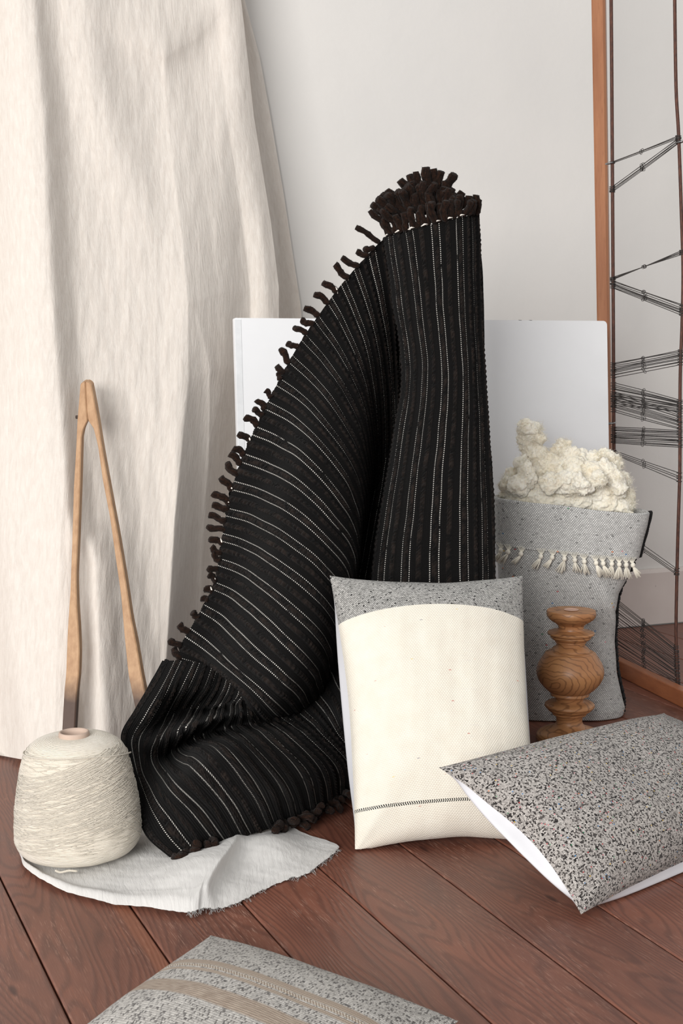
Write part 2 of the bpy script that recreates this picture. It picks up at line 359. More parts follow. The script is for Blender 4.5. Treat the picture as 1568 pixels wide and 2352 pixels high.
def baseboard():
    z0, z1, t = .004, .195, .022
    prof = [(WALL+.018, z0), (WALL+.018-t, z0), (WALL+.018-t, z1-.012), (WALL+.018-t*.8, z1-.004), (WALL+.018-t*.5, z1), (WALL+.018, z1)]
    V = []; n = len(prof); S = 60
    for k in range(S+1):
        e = -2.4+6.5*k/S; w = .0015*math.sin(k*1.7)
        for (d, z) in prof: V.append(room(e, d+w, z))
    F = [[k*n+j, (k+1)*n+j, (k+1)*n+(j+1) % n, k*n+(j+1) % n] for k in range(S) for j in range(n)]
    return mesh('baseboard_back', V, F, M['skirt'], kind='structure', smooth=False)
baseboard()

# ------------------------------------------------------------------ linen backdrop
def interp(x, pts): p = np.array(pts, float); return np.interp(x, p[:, 0], p[:, 1])
def wall_D(px, py):
    r = ray(px, py); return (WALL/np.dot(DV, r))*r[1]
def gridmesh_px(px, py, D, zmin=.006):
    nu, nv = px.shape; a = (px-CX)/FPX; b = -(py-CY)/FPX
    R = np.stack([a, math.cos(TH)+b*math.sin(TH), -math.sin(TH)+b*math.cos(TH)], -1)
    Pw = O3 + R*(D/R[..., 1])[..., None]
    low = Pw[..., 2] < zmin
    Pf = O3 + R*((zmin-EYE)/R[..., 2])[..., None]
    Pw[low] = Pf[low]; return Pw
def uv_metric(Gr):
    du = np.linalg.norm(np.diff(Gr, axis=0), axis=-1).mean(1); dv = np.linalg.norm(np.diff(Gr, axis=1), axis=-1).mean(0)
    u = np.concatenate([[0], np.cumsum(du)]); v = np.concatenate([[0], np.cumsum(dv)])
    return np.stack(np.meshgrid(u, v, indexing='ij'), -1).reshape(-1, 2)
CURT = {}
def board_plane():
    tl, tr = at(538, 730, 3.715), at(1393.5, 737, 4.115); ex = tr-tl; ex[2] = 0; n = np.cross(ex, ZV); n = n if n[1] > 0 else -n; n /= np.linalg.norm(n)
    n = n*1.0 - ZV*.07/1.03; return tl, n/np.linalg.norm(n)
def backdrop():
    R = root('linen_backdrop', (-.55, 3.45, 0), 'crinkled cream linen cloth hanging down the wall on the left', 'backdrop cloth')
    nu, nv = 420, 520
    A = np.linspace(0, 1, nu)[:, None]; B = np.linspace(0, 1, nv)[None, :]
    hem = [(-300, 1722), (0, 1735), (60, 1746), (120, 1752), (300, 1735), (370, 1718), (430, 1660), (500, 1605), (680, 1570)]
    right = [(-400, 520), (0, 552), (130, 566), (300, 583), (560, 622), (720, 640), (900, 640), (1200, 600), (1700, 560)]
    py0 = -260 + (1700+260)*B + 0*A
    px = -300 + (interp(py0, right)+300)*A
    hm = interp(px, hem); py = -260 + (hm+260)*B
    r_ = lambda x, y: (x, y)
    # base depth: near the wall at the top, spreading forward to the hem
    Dw = np.vectorize(lambda x: wall_D(x, 900))(px[:, :1]) + 0*px
    Dh = np.vectorize(lambda x, y: fl(x, y)[1])(px[:, -1:], hm[:, -1:]) + 0*px
    top = Dw - .16 - .04*np.sin(A*5)
    D = top + (Dh - top)*B**1.35
    def ridge(curve, amp, wl, wr, y0=-400, y1=2000, fade=120):
        xc = np.interp(py, [c[1] for c in curve], [c[0] for c in curve]); q = px - xc
        s = np.where(q < 0, np.exp(-(q/wl)**2), np.exp(-(q/wr)**2))
        env = 1/(1+np.exp(-(py-y0)/fade*4))*1/(1+np.exp((py-y1)/fade*4)); return -amp*s*env
    D += ridge([(45, -300), (70, 0), (95, 250), (112, 600), (130, 880), (145, 1050), (158, 1250), (160, 1700)], .070, 110, 36)
    D += ridge([(160, -300), (185, 0), (225, 180), (270, 330), (330, 520)], .040, 60, 60, y1=480, fade=260)
    D += ridge([(500, -300), (535, 0), (560, 300), (600, 560), (612, 800), (600, 1000)], .05, 46, 34, y1=900, fade=250)
    D += ridge([(505, -300), (500, 300), (515, 600), (505, 850), (470, 1050), (425, 1230), (390, 1400), (362, 1560), (350, 1700)], .045, 105, 46, y0=180, fade=320)
    D += ridge([(205, 1190), (225, 1300), (235, 1700)], .075, 34, 52, y0=1215, fade=60)
    D += ridge([(-20, 900), (20, 1300), (60, 1700)], .04, 40, 50, y0=1100, fade=300)
    D += ridge([(300, 900), (330, 1200), (345, 1700)], -.03, 40, 60, y0=1000, fade=300)
    D += ridge([(-60, -300), (-40, 600), (-60, 1700)], -.06, 60, 50)
    # swag above an arc at the top
    arc = interp(px, [(140, -80), (210, 30), (300, 95), (380, 130), (450, 90), (520, 10), (560, -80)])
    sw = 1/(1+np.exp((py-arc)/26)); wdt = np.exp(-((px-365)/140)**2)
    D -= .075*sw*wdt*np.exp(-np.clip(arc-py, 0, 999)/160)
    D += .010*smoothnoise(px/55, py/210, 3) + .004*smoothnoise(px/14, py/60, 5) + .0016*smoothnoise(px/5, py/26, 6, 2)
    D = np.minimum(D, Dw - .012)
    bp, bn = board_plane(); a_ = (px-CX)/FPX; b_ = -(py-CY)/FPX
    RR = np.stack([a_, math.cos(TH)+b_*math.sin(TH), -math.sin(TH)+b_*math.cos(TH)], -1); tt = ((bp-O3)@bn)/(RR@bn); Db = tt*RR[..., 1] + .045
    k = np.clip((px-400)/130, 0, 1); k = k*k*(3-2*k)*np.clip((py-560)/160, 0, 1); D = D + np.maximum(Db-D, 0)*k; CURT.update(px=px, py=py, D=D)
    Gr = gridmesh_px(px, py, D, .006)
    mesh('front_layer', Gr.reshape(-1, 3), gridfaces(nu, nv), M['linen'], R, uv=uv_metric(Gr))
    # back layer, against the wall
    nu, nv = 90, 260; A = np.linspace(0, 1, nu)[:, None]; B = np.linspace(0, 1, nv)[None, :]
    py = -260 + 1780*B + 0*A
    rt = interp(py, [(-300, 540), (0, 562), (130, 596), (250, 618), (450, 652), (700, 690), (900, 705), (1500, 720)])
    px = 470 + (rt-470)*A
    Dw = np.vectorize(wall_D)(px, py)
    edge = np.exp(-((1-A)/.12)**2)
    D = Dw - .035 + .03*np.clip(A-.0, 0, 1) - .018*np.sin(A*9+py/260) - .02*edge + .004*smoothnoise(px/10, py/60, 9)
    D = np.minimum(D, Dw-.008)
    Gr = gridmesh_px(px, py, D, .006); mesh('back_layer', Gr.reshape(-1, 3), gridfaces(nu, nv), M['linen'], R, uv=uv_metric(Gr))
backdrop()

# ------------------------------------------------------------------ white board
def board():
    tl, tr = at(538, 730, 3.715), at(1393.5, 737, 4.115)
    ex = tr-tl; w = np.linalg.norm(ex); ex /= w
    back = np.cross(ex, ZV); back = back if back[1] > 0 else -back
    zt = (tl[2]+tr[2])/2; lean = .07
    bl = np.array([tl[0], tl[1], 0]) - back*lean
    bm = bmesh.new(); t = .016; rad = .012
    # rounded outline in (x along, y up)
    H = math.hypot(zt, lean); out = []
    for (cx_, cy_, a0) in ((w-rad, H-rad, 0), (rad, H-rad, 90), (rad, rad, 180), (w-rad, rad, 270)):
        rr = rad if a0 != 90 else .004
        for k in range(5): a = math.radians(a0+k*22.5); out.append((cx_+rr*math.cos(a)+(0 if rr == rad else -(rad-rr)), cy_+rr*math.sin(a)+(0 if rr == rad else (rad-rr))))
    up = (np.array([tl[0], tl[1], zt]) - bl)/H; nrm = np.cross(ex, up); nrm = nrm if nrm[1] > 0 else -nrm
    n = len(out); V = [bl+ex*x+up*y for x, y in out] + [bl+ex*x+up*y+nrm*t for x, y in out]
    F = [list(range(n)), list(range(n, 2*n))[::-1]] + [[k, n+k, n+(k+1) % n, (k+1) % n] for k in range(n)]
    base = (bl+ex*w/2); R = root('white_board', base, 'large plain white board leaning on the wall behind the black blanket', 'board')
    pnl = mesh('panel', V, F, M['board'], R, smooth=False)
    # slim edge strip on the left margin and chipped paint marks on the top edge
    V, F = box(bl+ex*.0005+up*.01-nrm*.0012, ex*.017, up*(H-.014), nrm*.0015); mesh('edge_tape', V, F, m_flat('white_edge_tape', srgb(232, 234, 236), .5), R, smooth=False)
    for x in (w*.745, w*.775):
        V, F = box(bl+ex*x+up*(H-.0005), ex*.008, up*.0012, nrm*t*.6); mesh('paint_chip', V, F, M['dark_gap'], pnl, smooth=False)
board()

# ------------------------------------------------------------------ loom heddle frame
def loom():
    mpost, *_ = m_wood('orange_varnished_beech', srgb(170, 115, 79), srgb(148, 94, 62), srgb(124, 74, 46), .8, 'Z', .42)
    mrail, *_ = m_wood('orange_varnished_beech_rail', srgb(170, 106, 68), srgb(146, 86, 54), srgb(120, 68, 40), .8, 'Y', .45)
    g = G('rusty_iron_rod'); n = g.noise(g.scale(g.OBJ, 300, 300, 60), 1.0, 3)
    mrod = g.done(g.mix(g.mr(n, .35, .65), srgb(96, 58, 44), srgb(62, 40, 34)), .6, g.bump(n, .3, .001), Metallic=.3)
    g = G('dark_steel_wire'); mwire = g.done(srgb(74, 70, 68), .45, None, Metallic=.6)
    g = G('bright_steel_ring'); mring = g.done(srgb(150, 150, 150), .35, None, Metallic=.8)
    DL, DR = 4.20, 3.80
    R = root('loom_heddle_frame', tuple(fl(1412, 1556)), 'tall narrow wooden loom frame with dark wire heddles standing at the right', 'loom frame')
    # post
    bx0, bx1 = at(1361, 200, 4.30), at(1391, 200, 4.30)
    foot = fl(1397, 1512); foot2 = fl(1424, 1512)
    top0, top1 = at(1354, -160, 4.33), at(1386, -160, 4.33)
    p730 = at(1369.5, 730, 4.28), at(1398, 730, 4.28)
    dep = np.array([.012, .034, 0])
    ring = []
    for (a, b) in ((top0, top1), p730, (at(1378, 1200, 4.23), at(1405, 1200, 4.23)), (at(1384, 1522, 4.19), at(1411, 1522, 4.19))):
        ch = .006*(b-a)/np.linalg.norm(b-a)
        cc = dep*.18
        ring.append([a+ch, b-ch, b+cc, b+dep-cc, b+dep-ch, a+dep+ch, a+dep-cc, a+cc])
    V = np.array(ring).reshape(-1, 3); n = 8
    V[-8:, 2] = .002
    F = [[k*n+j, k*n+(j+1) % n, (k+1)*n+(j+1) % n, (k+1)*n+j] for k in range(3) for j in range(n)] + [list(range(8))[::-1], [24+j for j in range(8)]]
    post = mesh('side_post', V, F, mpost, R, smooth=False)
    # bottom rail
    a = fl(1405, 1546); b = fl(1568, 1628); dirr = (b-a)/np.linalg.norm(b-a); b = a + dirr*.62
    side = np.cross(ZV, dirr); side = side if side[0] > 0 else -side
    V, F = box(a+ZV*.001, b-a, side*.030, ZV*.045, .003); mesh('bottom_rail', V, F, mrail, R, smooth=False)
    # rods
    lp = [(1402, -160), (1403, 0), (1404.6, 200), (1408, 730), (1409.5, 1040), (1411, 1300), (1413, 1500)]
    rp = [(1548, -160), (1549, 0), (1552, 200), (1558, 310), (1564, 480), (1568, 620), (1566, 740), (1561.5, 870), (1561, 1040), (1560, 1110), (1556, 1240), (1552.5, 1400), (1552.5, 1480), (1557.5, 1585)]
    LX = lambda y: np.interp(y, [p[1] for p in lp], [p[0] for p in lp]); RX = lambda y: np.interp(y, [p[1] for p in rp], [p[0] for p in rp])
    for pts, D, rr in ((lp, DL, .0052), (rp, DR, .0046)):
        q = spline(np.array([at(x, y, D) for x, y in pts]), 60); TB().tube(q, rr, 8).build('heddle_rod', mrod, R)
    def wire(yl, yr, twist=0., ey=.5):
        p0 = at(LX(yl), yl, DL-.004); p1 = at(RX(yr), yr, DR-.004)
        tb = TB(); n = 22; t = np.linspace(0, 1, n); d = (p1-p0); L = np.linalg.norm(d)
        nz = np.cross(d/L, [0, 1, 0]); nz = nz/np.linalg.norm(nz)
        sag = random.uniform(-.0015, .0015)
        q = p0 + d*t[:, None] + ZV*(sag*np.sin(t*math.pi))[:, None]
        tb.tube(q, .0011, 4)
        # eyelet in the middle and end loops round the rods
        an = np.linspace(0, 2*math.pi, 11); c = p0 + d*ey + ZV*sag
        tb.tube(c + (d/L)*(.008*np.cos(an))[:, None] + nz*(.0048*np.sin(an))[:, None] - np.array([0, .003, 0]), .0008, 4)
        for pc, rr in ((p0, .0085), (p1, .0075)):
            an = np.linspace(0, 2*math.pi, 10)
            tb.tube(pc + np.array([0, .004, 0]) + np.stack([rr*np.cos(an), rr*np.sin(an), 0*an + random.uniform(-.0015, .0015)*np.cos(an)], -1), .0009, 4)
        tb.build('wire_heddle', mwire, R)
    def bunch(l0, l1, r0, r1, n, jit=1.5, rev=False):
        for k in range(n):
            t = k/max(1, n-1)
            yl = l0+(l1-l0)*t+random.uniform(-jit, jit); yr = r0+(r1-r0)*(1-t if rev else t)+random.uniform(-jit, jit)
            wire(yl, yr, ey=.47+random.uniform(-.02, .02))
    bunch(372, 375, 312, 317, 3, .6); bunch(428, 440, 317, 329, 6)
    bunch(637, 642, 574, 584, 4, .5, True); bunch(646, 662, 700, 725, 8)
    bunch(835, 866, 805, 836, 11); bunch(880, 930, 920, 946, 14); bunch(900, 945, 950, 985, 12)
    bunch(982, 1018, 988, 1027, 14); bunch(1036, 1043, 1088, 1106, 4)
    bunch(1206, 1222, 1306, 1322, 4); bunch(1372, 1500, 1486, 1588, 30, 2.5)
    for (x, y, D) in ((1400, 375, DL), (1404, 972, DL), (1566, 325, DR)):
        an = np.linspace(0, 2*math.pi, 16); c = at(x, y, D)
        TB().tube(c + np.stack([.011*np.cos(an), .011*np.sin(an), .002*np.cos(an)], -1), .0026, 6).build('guide_ring', mring, post)
loom()

# ------------------------------------------------------------------ wooden tongs
def tongs():
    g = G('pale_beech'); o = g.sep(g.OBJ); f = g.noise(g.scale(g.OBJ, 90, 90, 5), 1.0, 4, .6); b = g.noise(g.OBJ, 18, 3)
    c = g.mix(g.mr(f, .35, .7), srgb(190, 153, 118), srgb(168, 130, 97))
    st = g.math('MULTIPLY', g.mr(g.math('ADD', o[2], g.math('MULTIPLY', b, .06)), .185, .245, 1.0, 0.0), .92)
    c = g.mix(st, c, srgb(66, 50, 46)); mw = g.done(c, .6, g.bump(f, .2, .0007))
    R = root('wooden_tongs', (-.60, 3.2, 0), 'long pale wooden tongs leaning upright on the linen behind the yarn cone', 'tongs')
    La = [(609, 240), (590, 246), (577, 262), (566, 400), (555, 530), (548, 690), (530, 1000), (518, 1400), (505, 1750), (485, 2050), (474, 2352)]
    Lb = [(612, 243), (616, 330), (622, 450), (629, 520), (612, 556), (597, 590), (585, 650), (575, 1000), (560, 1400), (548, 1650), (553, 1850), (566, 2050), (571, 2190), (567, 2352)]
    Ra = [(614, 243), (618, 330), (624, 450), (632, 520), (652, 550), (672, 580), (703, 700), (738, 950), (790, 1220), (838, 1560), (870, 1780), (893, 2050), (923, 2352)]
    Rb = [(618, 240), (640, 246), (656, 264), (680, 390), (700, 500), (740, 750), (800, 1080), (850, 1350), (905, 1680), (945, 1950), (985, 2150), (1018, 2352)]
    cv = lambda L: [(x/3.136, 800+y/3.136) for x, y in L]
    arms = [(cv(La)+[(147, 1592), (142, 1680), (139, 1728)], cv(Lb)+[(176, 1592), (171, 1680), (168, 1728)]), (cv(Ra)+[(306, 1607), (330, 1722)], cv(Rb)+[(331, 1582), (361, 1722)])]
    best = (9, 0, 0)
    smp = []
    for a, b in arms:
        for (x, y) in a+b:
            m = (np.abs(CURT['px']-x) < 9) & (np.abs(CURT['py']-y) < 14)
            if m.any(): smp.append((y, CURT['D'][m].min()))
    smp = np.array(smp)
    for db in np.arange(3.0, 3.45, .01):
        top = min((d-.026-db*(y-878)/842)/(1-(y-878)/842+1e-6) for y, d in smp if y < 1680); top = min(top, 3.62)
        if all(top+(db-top)*(y-878)/842 <= d-.02 for y, d in smp): 
            err = sum(d-(top+(db-top)*(y-878)/842) for y, d in smp)/len(smp)
            if err < best[0] and top >= db: best = (err, top, db)
    _, DT, DB = best; print('tongs', best)
    def D(y): return DT + (DB-DT)*(y-878)/842
    for a, b in arms:
        n = 60
        ys = np.unique(np.concatenate([np.linspace(max(a[0][1], b[0][1])+.3, 900, 10), np.linspace(900, 1010, 24), np.linspace(1010, 1720, 40)]))
        ax = np.interp(ys, [p[1] for p in a], [p[0] for p in a]); bx = np.interp(ys, [p[1] for p in b], [p[0] for p in b])
        th = np.array([.004, .020, .006]); ring = []
        for y, x0, x1 in zip(ys, ax, bx):
            p, q = at(x0, y, D(y)), at(x1, y, D(y)); e = (q-p); e = e/ (np.linalg.norm(e)+1e-9); c = min(.0022, np.linalg.norm(q-p)*.3)
            ring.append([p+e*c, q-e*c, q+th*.12, q+th*.88, q-e*c+th, p+e*c+th, p+th*.88, p+th*.12])
        V = np.array(ring).reshape(-1, 3); V[-8:, 2] = .012
        m = len(ys); F = [[k*8+j, k*8+(j+1) % 8, (k+1)*8+(j+1) % 8, (k+1)*8+j] for k in range(m-1) for j in range(8)] + [list(range(8))[::-1], [(m-1)*8+j for j in range(8)]]
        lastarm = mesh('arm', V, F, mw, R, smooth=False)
        if a is arms[0][0]: arm0 = lastarm
    # small pivot pin on the left shoulder
    c = at(177.5, 958, D(958)+.01); TB().tube([c+np.array([-.004, 0, 0]), c+np.array([.006, 0, 0])], .004, 8).build('pivot_pin', m_flat('dark_iron', srgb(60, 46, 40), .5), R)
tongs()

# ------------------------------------------------------------------ linen cloth on the floor
def floor_cloth():
    R = root('linen_cloth', tuple(fl(400, 2020)), 'white linen cloth with frayed edge spread on the floor under the yarn cone', 'cloth')
    # outline: back edge (hidden under cone and blanket) -> front edge, as columns left to right
    cols = [  # back(px,py), front(px,py)
        ((60, 1935), (44, 1965)), ((85, 1890), (60, 2003)), ((110, 1880), (115, 2040)), ((150, 1870), (175, 2064)), ((205, 1865), (250, 2082)), ((265, 1860), (330, 2094)),
        ((330, 1860), (395, 2105)), ((395, 1860), (440, 2109)), ((440, 1860), (462, 2100)), ((470, 1862), (492, 2096)), ((505, 1866), (530, 2085)), ((545, 1870), (575, 2064)),
        ((590, 1880), (610, 2046)), ((635, 1895), (660, 2026)), ((680, 1912), (705, 2012)), ((720, 1928), (742, 1984)), ((752, 1938), (766, 1966)), ((772, 1946), (779, 1951))]
    bk = np.array([fl(*c[0]) for c in cols]); fr = np.array([fl(*c[1]) for c in cols])
    nu, nv = 360, 160
    b = spline(bk, nu); f = spline(fr, nu)
    A = np.linspace(0, 1, nu)[:, None]; T = np.linspace(0, 1, nv)[None, :]
    X = b[:, None, :2] + (f-b)[:, None, :2]*T[..., None]
    # frayed wobble of the front edge on the right
    wob = (.004*smoothnoise(A*160, 0*A, 4) + .0025*smoothnoise(A*420, 0*A, 8))*(T**14)
    X[..., 1] += wob*np.where(A > .45, 1.5, .5)
    x, y = X[..., 0], X[..., 1]
    z = .006 + .004*np.clip(smoothnoise(x*22, y*22, 2), -.6, 1) + .0018*smoothnoise(x*90, y*70, 5) + .012*np.exp(-((T-.96)/.05)**2)*(A < .45)
    # raised fold: curved crest from under the blanket to the front edge, steep on its right side
    cr = np.array([fl(560, 1900)[:2], fl(548, 1935)[:2], fl(520, 1975)[:2], fl(478, 2020)[:2], fl(456, 2060)[:2], fl(462, 2090)[:2], fl(470, 2112)[:2]])[::-1]
    cr = spline(cr, 60); xc = np.interp(y, cr[:, 1], cr[:, 0]); hg = np.interp(y, cr[:, 1], spline(np.array([.004, .014, .030, .038, .026, .008, .0]), 60)); q = x - xc
    rise = np.where(q < 0, np.exp(-(q/.085)**2), np.exp(-(q/.022)**2)); z = z + hg*rise
    x = x + .030*np.clip(hg/.04, 0, 1)**2*rise*np.exp(-(q/.03)**2)
    cb = fl(612, 1962)[:2]; r2 = ((x-cb[0])/.060)**2 + ((y-cb[1])/.075)**2; z = z + .026*np.exp(-r2)
    z = np.where(T > .9, z*(1-(T-.9)*4), z) ; z = np.maximum(z, .004)
    Gr = np.stack([x, y, z], -1)
    mesh('cloth_sheet', Gr.reshape(-1, 3), gridfaces(nu, nv), M['linen_white'], R, uv=uv_metric(Gr))
    tb = TB()
    for k in range(150):
        i = int(nu*(.40+.60*random.random()))-1; p = Gr[i, -1]; q0 = Gr[i, -4]; d = p-q0; d /= np.linalg.norm(d)+1e-9
        l = random.uniform(.003, .013); side = np.array([random.uniform(-1, 1), random.uniform(-1, 1), 0])*.6
        pts = [p-d*.002, p+(d+side*.5)*l*.5+ZV*.001, p+(d+side)*l]; pts = np.array(pts); pts[:, 2] = np.maximum(pts[:, 2], .0015); tb.tube(pts, .00045, 3)
    tb.build('frayed_threads', M['linen_white'], R, kind='stuff')
floor_cloth()

# ------------------------------------------------------------------ yarn cone
def yarn_cone():
    C = np.array([-.492, 2.578, .012]); tilt = Matrix.Rotation(math.radians(-1.2), 3, 'Y')
    tl = lambda P: np.array([C + np.array(tilt @ Vector(p)) for p in np.asarray(P).reshape(-1, 3)])
    R = root('yarn_cone', tuple(C), 'large cone of cream wool yarn on a cardboard tube', 'yarn cone')
    g = G('cream_wool_yarn'); o = g.sep(g.UV)
    wv = g.math('SINE', g.math('ADD', g.math('MULTIPLY', o[1], 2400.0), g.math('MULTIPLY', g.noise(g.scale(g.UV, 8, 60), 1.0, 2), 7.0)))
    n = g.noise(g.scale(g.UV, 60, 500), 1.0, 4, .6); b = g.noise(g.UV, 20, 3)
    c = g.mix(g.mr(n, .3, .7), srgb(212, 202, 185), srgb(230, 223, 209)); c = g.mix(g.math('MULTIPLY', g.mr(g.noise(g.UV, 130, 2), .74, .8), .5), c, srgb(150, 132, 104))
    my = g.done(c, .9, g.bump(g.math('ADD', n, g.math('MULTIPLY', wv, .5)), .55, .0022), Sheen_Weight=.3, Specular_IOR_Level=.15)
    prof = [(0.0, .004), (.06, .001), (.085, .002), (.100, .006), (.1105, .016), (.1165, .032), (.117, .052), (.1145, .090), (.1080, .130), (.1015, .165), (.0955, .188), (.0875, .203), (.077, .2125), (.064, .2185), (.050, .222), (.030, .2225), (.022, .2215)]
    pr = spline(np.array(prof), 120); pr[:, 0] = np.maximum(pr[:, 0], 0); na = 160
    an = np.linspace(0, 2*math.pi, na, endpoint=False)
    rr = pr[None, :, 0] + .0012*smoothnoise(np.cos(an)[:, None]*9+np.sin(an)[:, None]*5, pr[None, :, 1]*160, 3)*(pr[None, :, 0] > .03)
    Gr = np.stack([np.cos(an)[:, None]*rr, np.sin(an)[:, None]*rr, pr[None, :, 1]+0*rr], -1)
    sv = np.concatenate([[0], np.cumsum(np.linalg.norm(np.diff(pr, axis=0), axis=1))])
    uv = np.stack(np.meshgrid(an/6.2832*.7, sv, indexing='ij'), -1).reshape(-1, 2)
    body = mesh('yarn_body', tl(Gr.reshape(-1, 3)), gridfaces(na, 120, True), my, R, uv=uv)
    # wound strands
    RZ = lambda z: np.interp(z, [p[1] for p in prof[4:14]], [p[0] for p in prof[4:14]])
    def strand(tb, z0, z1, a0, a1, rad=.0011, off=.0012, n=40):
        t = np.linspace(0, 1, n); a = a0+(a1-a0)*t; z = z0+(z1-z0)*(t*t*(3-2*t)*.6+t*.4)
        z = z + .0006*np.sin(t*40+z0*900); r = RZ(z)+off+.0003*np.sin(t*23+a0*9)
        tb.tube(tl(np.stack([np.cos(a)*r, np.sin(a)*r, z], -1)), rad, 5)
    tb = TB(); rr = random.Random(3)
    for k in range(300):
        z = rr.uniform(.025, .205); sl = rr.choice((1, 1, 1, -1))*rr.uniform(.002, .03); a0 = rr.uniform(0, 6.28)
        z1 = min(.208, max(.02, z+sl)); strand(tb, z, z1, a0, a0+rr.uniform(1.2, 2.8), .00062, rr.uniform(.0002, .0008), 22)
    for k in range(95):      # diagonal fan seen on the front, low at the left and high at the right
        z0 = rr.uniform(.03, .17); a0 = math.radians(rr.uniform(195, 235)); dz = rr.uniform(.035, .075)
        strand(tb, z0, min(.209, z0+dz), a0, a0+math.radians(rr.uniform(110, 150)), rr.uniform(.0006, .0009), rr.uniform(.0008, .0018), 36)
    for k in range(26):      # criss-cross at the right front
        z0 = rr.uniform(.06, .2); a0 = math.radians(rr.uniform(290, 320)); strand(tb, z0, max(.02, z0-rr.uniform(.015, .07)), a0, a0+math.radians(rr.uniform(50, 90)), .0007, .0014, 24)
    tb.build('wound_strands', my, body, kind='stuff')
    tb = TB()
    t = np.linspace(0, 1, 60); a = math.radians(170)+t*math.radians(200); z = .192+.012*np.sin(t*math.pi)-.008*np.clip((t-.7)/.3, 0, 1)
    r = RZ(z)+.0022+.004*np.clip((t-.94)/.06, 0, 1); tb.tube(tl(np.stack([np.cos(a)*r, np.sin(a)*r, z], -1)), .0015, 6)
    tb.build('loose_yarn_end', my, body); tb = TB()
    pts = [tl([[.10*math.cos(x), .10*math.sin(x), zz]])[0] for x, zz in ((4.5, .004), (4.6, .001), (4.75, .004), (4.9, .002))]
    tb.tube(spline(np.array(pts)+np.array([0, -.02, .004]), 14), .002, 6)
    tb.build('loose_yarn_end', my, body)
    tb = TB()
    pr = [(.0195, .200), (.0255, .206), (.0275, .212), (.0285, .227), (.0275, .2305), (.0255, .2312), (.0235, .2302), (.0215, .224), (.0195, .16), (.0, .155)]
    an = np.linspace(0, 2*math.pi, 40, endpoint=False); p = np.array(pr)
    Gr = np.stack([np.cos(an)[:, None]*p[None, :, 0], np.sin(an)[:, None]*p[None, :, 0], p[None, :, 1]+0*an[:, None]], -1)
    mesh('cardboard_tube', tl(Gr.reshape(-1, 3)), gridfaces(40, len(pr), True), m_flat('pinkish_cardboard', srgb(186, 164, 149), .75), R)
yarn_cone()

